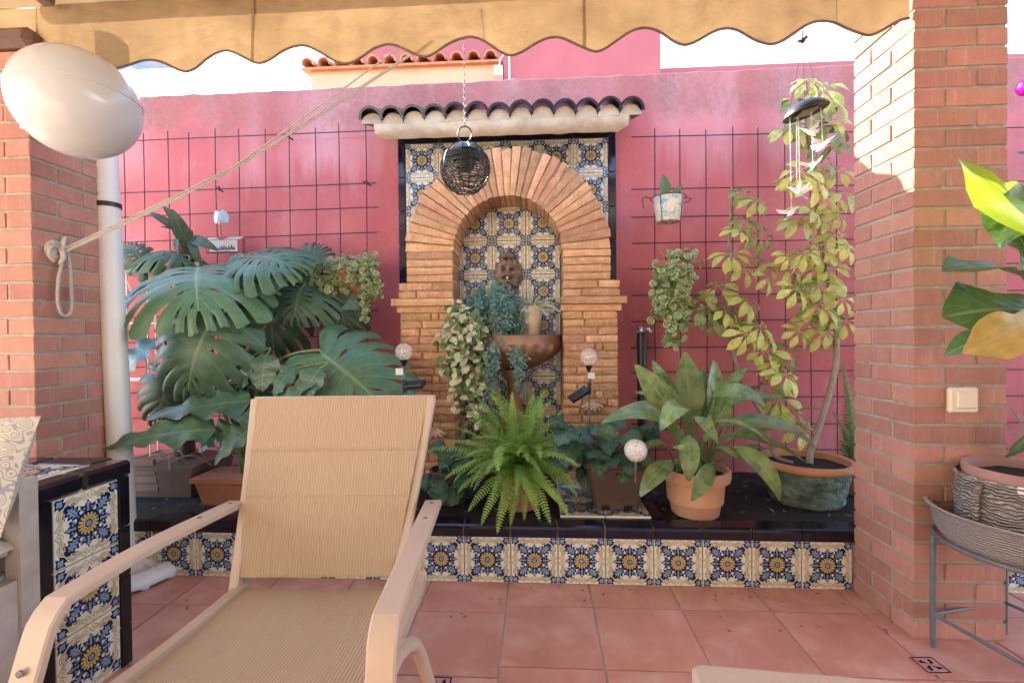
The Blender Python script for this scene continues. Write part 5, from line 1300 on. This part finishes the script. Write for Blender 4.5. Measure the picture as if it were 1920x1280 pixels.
a = g.mix(w1.outputs['Fac'], (.34, .27, .21), (.56, .49, .42)); a = g.mix(g.math('MULTIPLY', g.noise(co, 110, 3), .5), a, (.30, .22, .16)); g.set(a, .9, .2); g.bump(g.math('ADD', w1.outputs['Fac'], g.noise(co, 110, 3)), 1.0, .012); M['basket'] = g.m
bk = part('basket', MB().lathe([(.001, 0), (.12, 0), (.145, .02), (.168, .09), (.172, .16), (.168, .225), (.174, .235), (.166, .240), (.158, .225), (.16, .1), (.11, .02)], 48, fp), M['basket'], t, smooth=True)
part('handle', MB().tube([fp + V((-.172, -.03, .225)), fp + V((-.185, -.035, .20)), fp + V((-.182, -.03, .14)), fp + V((-.176, -.02, .09))], .008, 7), M['basket'], bk, smooth=True)
part('tag', MB().box((-.03, -.001, -.010), (.03, .001, .010), 0, Matrix.Translation(fp + V((-.115, -.125, .232))) @ Matrix.Rotation(-.8, 4, 'Z')), M['white'], bk)
M['pinkpot'] = simple('pink_terracotta', (.40, .20, .15), (.32, .15, .11), 9, .7, .3, 80)
turned_pot(t, [(.10, .03), (.14, .20), (.148, .205), (.155, .262), (.150, .268), (.140, .262), (.132, .2)], M['pinkpot'], fp, .235, .138, 40)
fx = fp + V((.02, 0, .24)); ft_ = [fx, fx + V((-.01, .01, .25)), fx + V((.02, -.02, .55)), fx + V((.0, 0, .9)), fx + V((.02, .02, 1.2))]
part('trunk', MB().tube(spline(ft_, 5), .013, 8), M['bark'], t, smooth=True)
fm = {k: [blade('fiddle_leaf', fiddle(.27), M[k], nt_=18, ns=6, droop=.4+.4*i, fold_=.14, ripple=.025, rf_=3, rs=random.Random(230+i)) for i in range(3)] for k in ('fig', 'figsunlit', 'figyellow')}
def fl(k, i, b_, t_, n_, w_, Yb, Yt):
    b0 = P(*b_, Yb); t0 = P(*t_, Yt); place('leaf', fm[k][i], b0, t0, n_, t, w_)
    q = fx + V((0, 0, max(.05, min(1.15, b0.z - fx.z + .02)))); part('petiole', MB().tube([q, (q+b0)/2 + V((0, 0, .01)), b0], .005, 6), M['stem'], t)
FY = fg.y
fl('figsunlit', 0, (1968, 405), (1826, 388), V((.15, -.85, .55)), 1.75, FY-.02, FY-.18)
fl('fig', 0, (1965, 420), (1838, 400), V((.3, -.8, -.2)), 1.1, FY, FY-.10)
fl('fig', 1, (1950, 545), (1768, 510), V((.1, -.35, .9)), .75, FY, FY-.10)
fl('fig', 1, (1955, 590), (1766, 595), V((.05, -.8, .6)), 1.15, FY-.02, FY-.06)
fl('fig', 2, (1930, 620), (1770, 668), V((.1, -.6, .7)), .6, FY+.03, FY+.08)
fl('figyellow', 2, (1965, 572), (1802, 662), V((.25, -.9, .35)), .72, FY-.08, FY-.12)
fl('fig', 0, (1930, 520), (1890, 400), V((.2, -1, 0)), 1.0, FY+.02, FY-.02)
fl('fig', 1, (1940, 480), (2060, 380), V((-.1, -.8, .6)), 1.0, FY, FY-.1)
fl('fig', 0, (1940, 600), (2080, 640), V((-.1, -.8, .6)), 1.0, FY, FY-.1)
fl('fig', 2, (1930, 680), (1880, 860), V((.3, -.9, .2)), .5, FY+.10, FY+.14)
fl('fig', 2, (1940, 300), (2040, 200), V((0, -.8, .5)), 1.0, FY, FY)
fl('fig', 0, (1940, 300), (1903, 285), V((0, -.6, .8)), .9, FY+.2, FY+.25)
# ================================================================== lantern, chimes, ornaments
YLn = YA + .06
lc = P(872, 316, YLn); LR = .0925
t = thing('wicker_lantern', 'round black wicker lantern hanging on a chain before the arch', 'lantern', lc)
cg = []
for i in range(23):
    z = -LR*.98 + i*(LR*1.55)/22; r_ = math.sqrt(max(.0004, (LR*1.0)**2 - (z*.98)**2))
    wob = rs.uniform(0, 6)
    part('weave_ring', MB().tube([(r_*math.cos(q), r_*math.sin(q), z + .003*math.sin(q*4+wob)) for q in [2*math.pi*k/40 for k in range(41)]], .0019, 5, cap=False), M['blackmetal'], t, True, True)
for i in range(16):
    q = 2*math.pi*i/16
    part('rib', MB().tube([(math.sin(a_)*LR*1.0*math.cos(q), math.sin(a_)*LR*1.0*math.sin(q), -math.cos(a_)*LR) for a_ in [rad(22) + rad(128)*k/12 for k in range(13)]], .0022, 5), M['blackmetal'], t, True, True)
part('cap', MB().lathe([(.001, LR*1.04), (.012, LR*1.03), (.040, LR*.90), (.072, LR*.60), (.078, LR*.52), (.07, LR*.52), (.03, LR*.8)], 28), M['blackmetal'], t, True, True)
part('lamp_unit', MB().lathe([(.001, .05), (.03, .05), (.034, .02), (.034, -.0), (.028, -.006), (.001, -.006)], 18), M['blackmetal'], t, True, True)
part('hook', MB().tube([(.026*math.sin(a_), 0, LR*1.04 + .030 - .030*math.cos(a_)) for a_ in [2*math.pi*k/24 for k in range(25)]], .0026, 6), M['blackmetal'], t, True, True)
ch = MB(); zc_ = LR*1.04 + .058; tpz = vtop(lc.x) - lc.z - .02; n = int((tpz - zc_)/.013)
for k in range(n):
    a_ = math.pi/2*(k % 2); c = V((0, 0, zc_ + k*.013 + .004))
    ch.tube([c + V((.0035*math.cos(q)*math.cos(a_), .0035*math.cos(q)*math.sin(a_), .0085*math.sin(q))) for q in [2*math.pi*j/10 for j in range(11)]], .0009, 4, cap=False)
part('chain', ch, M['greymetal'], t, True)
# wind chime
YC = YA + .06; wc = P(1510, 208, YC)
t = thing('wind_chime', 'solar wind chime with clear hummingbirds hanging beside the brick pillar', 'wind chime', wc)
tl = Matrix.Rotation(rad(-14), 4, 'Y')
part('cap', MB().lathe([(.001, .034), (.02, .033), (.05, .022), (.068, .006), (.074, -.004), (.074, -.008), (.066, -.006), (.04, -.002), (.001, -.001)], 32, (0, 0, 0), 0, tl.to_3x3()), M['blackmetal'], t, True, True)
part('panel', MB().box((-.03, -.03, -.010), (.03, .03, -.004), 0, tl), simple('chime_panel', (.20, .17, .10), (.12, .10, .07), 9, .3), t, True)
hk = P(1505, 76, YC) - wc
wsus = MB()
for q in (0, 2.1, 4.2): wsus.tube([tl @ V((.06*math.cos(q), .06*math.sin(q), .008)), hk], .0008, 4)
wsus.tube([hk, (hk.x, hk.y - .01, vtop(wc.x) - wc.z - .02)], .0015, 4)
part('suspension', wsus, M['blackmetal'], t, True)
part('hook', MB().ball(hk, .009, 6).tube([hk + V((-.016, 0, -.004)), hk, hk + V((.014, 0, .012))], .005, 6), M['blackmetal'], t, True)
M['clearbird'] = glass_mat('clear_plastic', (.92, .95, .95), .08, .55); M['greenbird'] = glass_mat('green_plastic', (.10, .34, .14), .08, .75); M['string'] = glass_mat('nylon', (.9, .85, .82), .2, .55)
for (sx, sy, bx_, by_, rz_, sc_) in ((1481, 225, 1484, 400, .3, 1.0), (1494, 225, 1494, 362, 2.2, 1.15), (1497, 225, 1500, 358, 1.0, .8), (1522, 215, 1524, 312, .8, 1.0), (1539, 205, 1543, 275, -.5, 1.2), (1520, 215, 1518, 250, 2.6, 1.0)):
    s0 = P(sx, sy, YC) - wc; b0 = P(bx_, by_, YC) - wc
    st_ = part('cord', MB().tube([s0 + V((0, 0, .01)), b0], .0012, 5), M['string'], t, True)
    bd = MB(); rm = Matrix.Translation(b0) @ Matrix.Rotation(rz_, 4, 'Z') @ Matrix.Rotation(rad(-35), 4, 'Y') @ Matrix.Scale(sc_, 4)
    T = lambda *p_: rm @ V(p_)
    bd.tube([T(-.022, 0, 0), T(-.012, 0, 0), T(0, 0, .002), T(.012, 0, .004), T(.020, 0, .005), T(.026, 0, .005), T(.042, 0, .004)], [.002, .006, .0085, .007, .006, .0035, .0008], 8)
    bird = part('bird', bd, M['clearbird'], t, True, True)
    wg = MB()
    for s in (-1, 1): wg.add([T(.010, s*.004, .004), T(.0, s*.02, .020), T(-.012, s*.040, .036), T(-.018, s*.030, .020), T(-.010, s*.005, .003)], [(0, 1, 2, 3, 4)])
    part('wing', wg, M['clearbird'], bird)
    part('tail', MB().add([T(-.018, -.003, 0), T(-.045, -.010, -.004), T(-.042, 0, -.002), T(-.045, .010, -.004), T(-.018, .003, 0)], [(0, 1, 2, 3, 4)]), M['greenbird'], bird)
# solar globe stakes
def globe_light(label, x, y, Y, side, tagx):
    c = P(x, y, Y); t = thing('solar_globe_light', label, 'garden light', (c.x, c.y, .24), 'clear globe stake lights by the fountain')
    r_ = 16.5*Y/F_PX*1.0
    part('globe', MB().ball(c, r_, 14), M['clear'], t, smooth=True)
    part('bulb', MB().ball(c + V((0, 0, -.004)), r_*.36, 8, 0, (1, 1, .8)), M['filament'], t, smooth=True)
    part('filament_wire', MB().tube([c + V((r_*.6*math.sin(k*.9)*math.sin(math.pi*k/24), r_*.5*math.cos(k*.9), -r_*.6 + r_*1.1*k/24)) for k in range(25)], .0012, 4), M['filament'], t)
    part('cone', MB().lathe([(.001, r_*-1.75), (.005, -r_*1.7), (.0185, -r_*.98), (.017, -r_*.93), (.001, -r_*.93)], 14, c), M['blackmetal'], t, smooth=True)
    part('stake', MB().tube([c + V((0, 0, -r_*1.6)), V((c.x + .004, c.y, .22))], .0042, 8), M['greymetal'], t)
    k = c + V((.002, 0, -.155)); part('clamp', MB().tube([k + V((0, 0, .028)), k + V((0, 0, -.032))], .010, 10), M['blackmetal'], t)
    e = k + V((side*.095, -.03, (.010 if side > 0 else -.055)))
    part('solar_panel', MB().bar([k + V((side*.012, -.006, .0)), k + (e-k)*.35, e], .05, .022, (0, -.5, 1)), M['blackmetal'], t)
    g0 = P(*tagx, Y - .012); part('tag', MB().box((g0.x-.020, g0.y-.001, g0.z-.016), (g0.x+.014, g0.y+.001, g0.z+.014)), M['white'], t)
globe_light('clear globe stake light before the left brick pier with panel turned right', 757, 659, 2.08, 1, (750, 696))
globe_light('clear globe stake light before the right brick pier with panel hanging down', 1104, 669, 2.34, -1, (1110, 704))
# tap post
tp0 = P(1203, 625, 2.66); 
t = thing('garden_tap', 'black standpipe with a silver tap and blue lever by the fountain', 'tap', (tp0.x, tp0.y, .24))
part('pipe', MB().tube([V((tp0.x, tp0.y, .22)), tp0], .027, 14), M['blackmetal'], t, smooth=True)
M['chrome'] = simple('worn_chrome', (.55, .53, .50), (.32, .30, .28), 40, .25, .2, 100, metal=.8)
hd = tp0 + V((0, -.01, .018)); tb_ = part('tap_body', MB().ball(hd, .024, 8).tube([hd, hd + V((.035, -.03, .006)), hd + V((.045, -.04, -.02))], .013, 8).tube([hd, hd + V((-.03, -.01, .018))], .012, 8), M['chrome'], t, smooth=True)
part('lever', MB().bar([hd + V((-.02, -.015, .022)), hd + V((-.075, -.03, .018))], .012, .005), simple('blue_lever', (.06, .08, .35), None, 9, .4), tb_)
# shells
def shell(label, x, y, Y, s, rz=0):
    c = P(x, y, Y); c2_ = V((c.x, c.y, .246)); b = MB()
    M.setdefault('shell', simple('shell_clay', (.66, .50, .38), (.40, .22, .12), 14, .6, .4, 60))
    def sh_(u, v):
        a_ = rad(-75 + 150*u); rb2 = s*(.15 + .85*v)*(1 + .035*math.cos(u*math.pi*14)*v)
        return V((rb2*math.sin(a_)*1.1, -s*.55*math.sin(v*math.pi*.8)*(1 - .35*abs(2*u-1)) - .006*math.cos(u*math.pi*14)*v, rb2*math.cos(a_)*-.9 + s*.5)) + c
    b.grid(sh_, 56, 12)
    def bk_(u, v): q = sh_(u, v); return V((q.x, c.y + .01 + (q.y-c.y)*.3, q.z))
    b.grid(bk_, 56, 12)
    return single('shell_ornament', b, M['shell'], label, 'ornament', smooth=True)
shell('clay scallop shell ornament fixed low on the right brick pier', 1110, 762, 2.482, .060)
shell('pale clay scallop shell peeking out beside the lounge chair back', 815, 812, 2.482, .070)
# crackle ball on a stake
c = P(1192, 844, 1.955); t = thing('mosaic_ball', 'white crackled ball on a thin stake in the brown pot', 'ornament', (c.x, c.y, .42))
g = NG('crackle'); co = g.coord(False); vo = g.n('TexVoronoi'); vo.feature = 'DISTANCE_TO_EDGE'; vo.inputs['Scale'].default_value = 120; g.l(co, vo.inputs['Vector'])
g.set(g.ramp(vo.outputs['Distance'], [(.02, (.30, .22, .16)), (.10, (.80, .76, .70))]), .25)
g.bump(vo.outputs['Distance'], .4, .004)
part('ball', MB().ball(c, .0475, 16), g.m, t, smooth=True)
part('stake', MB().tube([c + V((0, 0, -.046)), V((c.x, c.y + .012, .43))], .004, 8), M['greymetal'], t)
# butterfly and painted plaque
c = P(412, 407, YM-.05); t = thing('butterfly_ornament', 'pale blue butterfly on a wire above the painted plaque', 'ornament', c)
M['paleblue'] = simple('pale_blue', (.32, .52, .58), (.60, .66, .66), 40, .5)
for (dx, rz_, nm) in ((-.022, -.5, 'wing'), (.026, 1.1, 'wing')):
    T = Matrix.Translation((dx, 0, 0)) @ Matrix.Rotation(rz_, 4, 'Z')
    w_ = part(nm, MB().lathe([(.001, -.003), (.030, -.003), (.032, 0), (.030, .003), (.001, .003)], 20, (0, 0, 0), 0, (T @ Matrix.Rotation(math.pi/2, 4, 'X')).to_3x3()), M['paleblue'], t, True, True); w_.location = (dx, 0, 0)
    w_.scale = (.85, 1, 1.25)
part('body', MB().tube([(0, -.006, -.045), (.002, -.006, 0), (.002, -.008, .03)], .004, 6), M['white'], t, True)
part('wire', MB().tube([(0, 0, -.03), (.014, 0, -.12)], .0018, 5), M['iron'], t, True)
c = P(422, 455, YM-.07); t = thing('painted_plaque', 'red and white painted wooden plaque hung on the mesh', 'plaque', c + V((0, 0, -.07)))
M['plred'] = simple('plaque_red', (.40, .10, .08), (.28, .07, .06), 20, .7); M['plwhite'] = simple('plaque_white', (.66, .62, .56), (.52, .48, .42), 14, .7)
pk = part('board', MB().box((c.x-.115, c.y-.012, c.z-.06), (c.x+.115, c.y+.012, c.z+.035)), M['plred'], t)
part('panel', MB().box((c.x-.085, c.y-.016, c.z-.055), (c.x+.085, c.y-.0125, c.z+.012)), M['plwhite'], t)
for (x0_, x1_, z) in ((-.11, -.03, .018), (-.09, -.04, .024), (.01, .11, .018), (.03, .12, .026)): part('brush_stripe', MB().box((c.x+x0_, c.y-.018, c.z+z-.003), (c.x+x1_, c.y-.0125, c.z+z+.003)), M['plwhite'], t)
b = MB(); 
for k in range(7):
    x = c.x - .03 + k*.015; b.tube([(x, c.y-.0175, c.z-.045), (x+.006, c.y-.0175, c.z-.030+.006*(k % 3)), (x+.010, c.y-.0175, c.z-.044)], .0022, 5)
part('lettering', b, M['blue'], t)
# white wire rack against the wall, left
rk = P(262, 505, 2.52)
t = thing('white_rack', 'white wire rack with a pale shelf behind the lamp pole', 'rack', (rk.x - .1, 2.45, .24))
xA, xB = P(205, 520, 2.48).x, P(330, 520, 2.62).x; zA = P(240, 506, 2.5).z
part('shelf', slab_mesh(xB - xA, .24, .045, .006, M['plwhite']), None, t).location = V(((xA+xB)/2, 2.55, zA)) - V(t.location)
for x in (P(238, 560, 2.45).x, P(276, 560, 2.45).x): 
    for y in (2.45, 2.64): part('post', MB().tube([(x, y, .24), (x, y, zA-.02)], .0045, 6), M['white'], t)
    part('brace', MB().tube([(x, 2.45, zA-.06), (x+.03, 2.45, zA-.13), (x, 2.45, zA-.20)], .003, 5), M['white'], t)
for z in (zA-.30, zA-.62, .34):
    for y in (2.45, 2.50, 2.55, 2.60): part('shelf_wire', MB().tube([(xA, y, z), (xB-.02, y, z)], .003, 5), M['white'], t)
# magenta ball ornament at the right edge
c = P(1926, 163, 1.5); t = thing('hanging_ball', 'bright magenta ball hanging above the potted fig', 'ornament', c)
gm = NG('magenta'); gm.set((.80, .01, .62), .3); part('ball', MB().ball((0, 0, 0), .026, 12), gm.m, t, True, True)
part('cord', MB().tube([(0, 0, .02), (0, 0, .7)], .001, 4), M['string'], t, True)

# ================================================================== lounge chairs
g = NG('sling_fabric'); co = g.coord(False); sep = g.n('SeparateXYZ'); g.l(co, sep.inputs[0])
wv = g.math('SINE', g.math('MULTIPLY', sep.outputs[0], 2*math.pi/.0082)); 
fl_ = g.math('ADD', g.math('MULTIPLY', wv, .5), .5)
fine = g.math('SINE', g.math('MULTIPLY', g.math('ADD', sep.outputs[1], sep.outputs[2]), 2*math.pi/.004))
a = g.mix(g.math('MULTIPLY', fl_, .85), (.38, .262, .165), (.50, .37, .25)); a = g.mix(g.math('MULTIPLY', g.noise(co, 5, 4), .35), a, (.49, .36, .235))
g.set(a, .8, .2); g.bump(g.math('ADD', fl_, g.math('MULTIPLY', fine, .15)), .6, .002); M['sling'] = g.m
OC = RD(-.53, 1.05, 0)
t = chair = thing('lounge_chair', 'beige sling lounge chair with flat arms facing away from the planter', 'chair', OC, None, -YAW)
def cl3(r_, d_, z): return V((r_ + .53, d_ - 1.05, z))
def sheet(p00, p10, p01, p11, th, sagv, sagh, nu=24, nv=24, wrap=True):
    n_ = (p10-p00).cross(p01-p00).normalized(); b = MB()
    def f(u, v, o): return p00*(1-u)*(1-v) + p10*u*(1-v) + p01*(1-u)*v + p11*u*v + n_*(sagv*math.sin(math.pi*v) + sagh*math.sin(math.pi*u) + o)
    b.grid(lambda u, v: f(u, v, th/2), nu, nv); b.grid(lambda u, v: f(1-u, v, -th/2), nu, nv)
    for (u_, ax_) in ((0, 0), (1, 0)): b.grid(lambda u, v, u_=u_: f(u_, v, th*(u-.5)*(1 if u_ else -1)), 1, nv)
    for v_ in (0, 1): b.grid(lambda u, v, v_=v_: f(u, v_, th*(v-.5)), nu, 1)
    return b
bl0, br0 = cl3(-.800, 1.33, .365), cl3(-.335, 1.33, .365); bl1, br1 = cl3(-.832, 1.505, .858), cl3(-.262, 1.505, .858)
e_ = V((.010, 0, 0))
part('back_sling', sheet(bl0+e_, br0-e_, bl1+e_, br1-e_, .009, .012, .006), M['sling'], t, True, True)
nb_ = V((0, -.93, .30))
for (z_, nm) in ((.42, 0), (.68, 1)):
    a_ = bl0 + (bl1-bl0)*z_; b_ = br0 + (br1-br0)*z_
    part('sling_seam', MB().tube([a_+e_+nb_*.016, (a_+b_)/2 + nb_*.022, b_-e_+nb_*.016], .0035, 6), M['sling'], t, True, True)
for a_, b_ in ((bl0, bl1), (br0, br1)):
    ext = a_ + (a_-b_)*.10; part('back_rail', MB().bar(spline([ext, a_, (a_+b_)/2 + V((0, .01, -.004)), b_ + V((0, .004, -.006))], 5), .026, .032, (0, -1, .35)), M['frame'], t, True, True, None, 28)
part('top_rail', MB().bar([bl1 + V((-.008, .016, -.012)), br1 + V((.008, .016, -.012))], .026, .024, (0, -1, .35)), M['frame'], t, True)
part('back_cross_bar', MB().tube([bl0 + V((0, .03, .02)), br0 + V((0, .03, .02))], .011, 10), M['frame'], t, True, True)
sl0_, sr0_ = cl3(-.790, .66, .395), cl3(-.275, .66, .395); sl1_, sr1_ = cl3(-.790, 1.33, .330), cl3(-.275, 1.33, .330)
part('seat_sling', sheet(sl0_+e_, sr0_-e_, sl1_+e_, sr1_-e_, .009, -.018, -.008), M['sling'], t, True, True)
for a_, b_ in ((sl0_, sl1_), (sr0_, sr1_)): part('seat_rail', MB().bar(spline([a_ + V((0, -.03, -.03)), a_, (a_+b_)/2 + V((0, 0, -.012)), b_, b_ + V((0, .05, .02))], 5), .026, .034), M['frame'], t, True, True, None, 28)
part('seat_front_bar', MB().tube([sl0_ + V((0, -.02, -.015)), sr0_ + V((0, -.02, -.015))], .012, 10), M['frame'], t, True, True)
def arm(front, mid, rear, leg):
    k = 8; b = MB()
    top_ = spline([rear, mid, front], 8); n1 = len(top_)
    corner = [front + (leg-front)*f + V((0, -.026*math.sin(a_), 0)) for f, a_ in ((.02, .5), (.05, 1.0), (.10, 1.3))]
    pts = top_ + corner + [front + (leg-front)*.3 + V((0, -.03, 0)), front + (leg-front)*.6 + V((0, -.032, 0)), leg + V((0, -.034, 0))]
    ups = [(0, 0, 1)]*(n1-1) + [(0, -.35, 1), (0, -.8, .7), (0, -1, .4), (0, -1, .1)] + [(0, -1, 0)]*3
    return b.bar(pts, .050, .020, [V(u) for u in ups])
aR = (cl3(-.222, .80, .565), cl3(-.226, 1.05, .572), cl3(-.243, 1.40, .548), cl3(-.232, .75, .0))
aL = (cl3(-.858, .868, .562), cl3(-.848, 1.08, .570), cl3(-.845, 1.41, .548), cl3(-.880, .72, .0))
for (f_, m__, r_, lg) in (aL, aR): part('arm', arm(f_, m__, r_, lg), M['frame'], t, True, True, None, 28)
for sx, xr in ((-.855, -1), (-.222, 1)):
    part('rear_leg', MB().tube(spline([cl3(sx, .772 if xr > 0 else .790, .47 if xr > 0 else .34), cl3(sx+.004*xr, .87, .455 if xr > 0 else .335), cl3(sx+.014*xr, .97, .40 if xr > 0 else .29), cl3(sx+.026*xr, 1.06, .25 if xr > 0 else .18), cl3(sx+.045*xr, 1.24, .0)], 6), .0145, 10), M['frame'], t, True, True)
part('rear_stretcher', MB().tube([cl3(-.88, 1.12, .16), cl3(-.197, 1.12, .16)], .010, 8), M['frame'], t, True)
for lab, (f_, m__, r_, lg) in (('L', aL), ('R', aR)):
    for q in ((m__ + r_)/2, r_ + V((0, -.03, .0))): part('bolt', MB().lathe([(.0065, 0), (.006, .003), (.001, .0045)], 10, q + V((0, 0, .0105))), M['greymetal'], t, True, True)
    part('bolt', MB().lathe([(.007, 0), (.0065, .003), (.001, .0045)], 10, (0, 0, 0), 0, None), M['greymetal'], t, True, True).matrix_local = Matrix.Translation(f_ + (lg-f_)*.16 + V((0, -.042, 0))) @ Matrix.Rotation(math.pi/2, 4, 'X')
def hem(a_, b_, n_, th): return MB().bar([a_ + n_*.0055, (a_+b_)/2 + n_*.009, b_ + n_*.0055], th, .003, n_)
part('hem', hem(bl1 + (bl0-bl1)*.035 + e_, br1 + (br0-br1)*.035 - e_, nb_, .030), M['sling'], t, True); part('hem', hem(bl0 + (bl1-bl0)*.02 + e_, br0 + (br1-br0)*.02 - e_, nb_, .022), M['sling'], t, True)
# pale table at the lower right edge
c0 = PZ(1293, 1240, .50); rzt = -YAW - rad(8)
t = thing('side_table', 'pale beige side table top with rounded corners beyond the lounge chair', 'table', (c0.x, c0.y, 0), None, rzt)
def rr_rect(w_, d_, r_, z, n=6):
    pts = []
    for (cx_, cy_, a0) in ((w_-r_, -r_, math.pi/2), (w_-r_, -d_+r_, 0), (r_, -d_+r_, -math.pi/2), (r_, -r_, math.pi)):
        for k in range(n+1):
            a_ = a0 - math.pi/2*k/n; pts.append(V((cx_ + r_*math.cos(a_), cy_ + r_*math.sin(a_), z)))
    return pts
def slabpoly(w_, d_, r_, z0, z1, bev):
    b = MB(); inner = lambda o, z: [V((o + p_.x*(w_-2*o)/w_, -o + p_.y*(d_-2*o)/d_, z)) for p_ in rr_rect(w_, d_, r_, z)]
    rings = [inner(0, z0), inner(0, z1-bev), inner(bev*.3, z1-bev*.3), inner(bev, z1)]; n = len(rings[0]); vs = [q for r_ in rings for q in r_]
    fs = [(i*n+k, (i+1)*n+k, (i+1)*n+(k+1) % n, i*n+(k+1) % n) for i in range(3) for k in range(n)] + [tuple(3*n+k for k in range(n))[::1], tuple(range(n))[::-1]]
    return b.add(vs, fs)
part('top', slabpoly(.50, .42, .018, .455, .50, .006), M['frame'], t, True, True, None, 40)
part('apron', MB().box((.03, -.39, .40), (.47, -.03, .4545)), M['frame'], t, True)
for (x, y) in ((.05, -.05), (.45, -.05), (.05, -.37), (.45, -.37)): part('leg', MB().bar([(x, y, .42), (x, y, 0)], .035, .035, (1, 0, 0)), M['frame'], t, True)

# ================================================================== cushioned seat at the left edge
so_ = RD(-1.42, .95, 0)
M['greywash'] = simple('greywashed_wood', (.42, .38, .34), (.30, .27, .24), 14, .8, .4, 60)
g = NG('paisley'); co = g.coord(False); vo = g.n('TexVoronoi'); vo.feature = 'SMOOTH_F1'; vo.inputs['Scale'].default_value = 42; g.l(co, vo.inputs['Vector'])
wvv = g.math('SINE', g.math('MULTIPLY', vo.outputs['Distance'], 38.0)); a = g.mix(g.ramp(wvv, [(.35, (0, 0, 0)), (.65, (1, 1, 1))]), (.66, .58, .46), (.36, .36, .36)); g.set(a, .9, .2); M['paisley'] = g.m
M['creamcloth'] = simple('cream_cloth', (.70, .60, .46), (.62, .52, .40), 8, .9, .3, 200)
M['stripe'] = simple('blue_grey_cloth', (.34, .36, .39), (.27, .29, .32), 12, .9, .3, 200)
t = thing('garden_armchair', 'grey wooden armchair with a striped seat cushion beside the tiled counter', 'armchair', so_)
rx = PX(42, 1000, -1.40).y
xE = P(44, 1000, 1.06).x
part('back_post', MB().box((xE-.040, 1.052, .0), (xE, 1.095, .71)), M['greywash'], t); part('front_post', MB().box((xE-.040, .57, .0), (xE, .612, .50)), M['greywash'], t); part('side_panel', MB().box((xE-.030, .613, .04), (xE-.008, 1.051, .47)), M['greywash'], t)
part('side_panel', MB().box((xE-.66, .78, .0), (xE-.615, 1.095, .71)), M['greywash'], t)
part('back_panel', MB().box((xE-.614, 1.07, .0), (xE-.046, 1.10, .69)), M['greywash'], t)
part('seat_board', MB().box((xE-.614, .55, .44), (xE-.046, 1.069, .48)), M['greywash'], t)
part('front_panel', MB().box((xE-.614, .57, .0), (xE-.046, .61, .439)), M['greywash'], t)
def pillow(c, sx, sy, sz, m, rot, pw=.55, border=False):
    b = MB(); mx = Matrix.Translation(c) @ rot
    for s in (1, -1):
        def f(u, v, s=s):
            x, y = 2*u-1, 2*v-1; hgt = s*((1-abs(x)**2.6)*(1-abs(y)**2.6))**pw; pin = 1 - .07*(abs(x*y))
            return mx @ V((x*sx*(1 - .06*(1-y*y)*0)*(1+.05*(abs(x*y)-.5)), y*sy*(1+.05*(abs(x*y)-.5)), hgt*sz))
        g0 = [(f(i/20, j/20)) for i in range(21) for j in range(21)]; fs = [(i*21+j, (i+1)*21+j, (i+1)*21+j+1, i*21+j+1) for i in range(20) for j in range(20)]
        b.add(g0, fs if s > 0 else [q[::-1] for q in fs]); nf_ = len(b.m)
        for i in range(20):
            for j in range(20):
                if border and (abs(i-9.5) > 5.2 or abs(j-9.5) > 5.2): b.m[nf_-400+i*20+j] = 1
    return b
part('seat_cushion', pillow(V((xE-.310, .80, .548)), .292, .26, .068, M['creamcloth'], Matrix.Identity(4), .35), M['creamcloth'], t, smooth=True)
part('cushion_band', MB().tube(spline([V((xE-.03, .56, .545)), V((xE-.020, .80, .547)), V((xE-.03, 1.04, .545))], 4), .014, 8), M['stripe'], t)
rot = Matrix.Rotation(rad(8), 4, 'Z') @ Matrix.Rotation(rad(68), 4, 'X')
pc = P(-98, 893, 1.0)
pi_ = single('throw_pillow', pillow(pc, .155, .135, .06, M['creamcloth'], rot, .5, True).mesh('throw_pillow', True, [M['creamcloth'], M['paisley']]), None, 'cream throw pillow with a grey scrolled border on the wooden armchair', 'pillow', smooth=True)
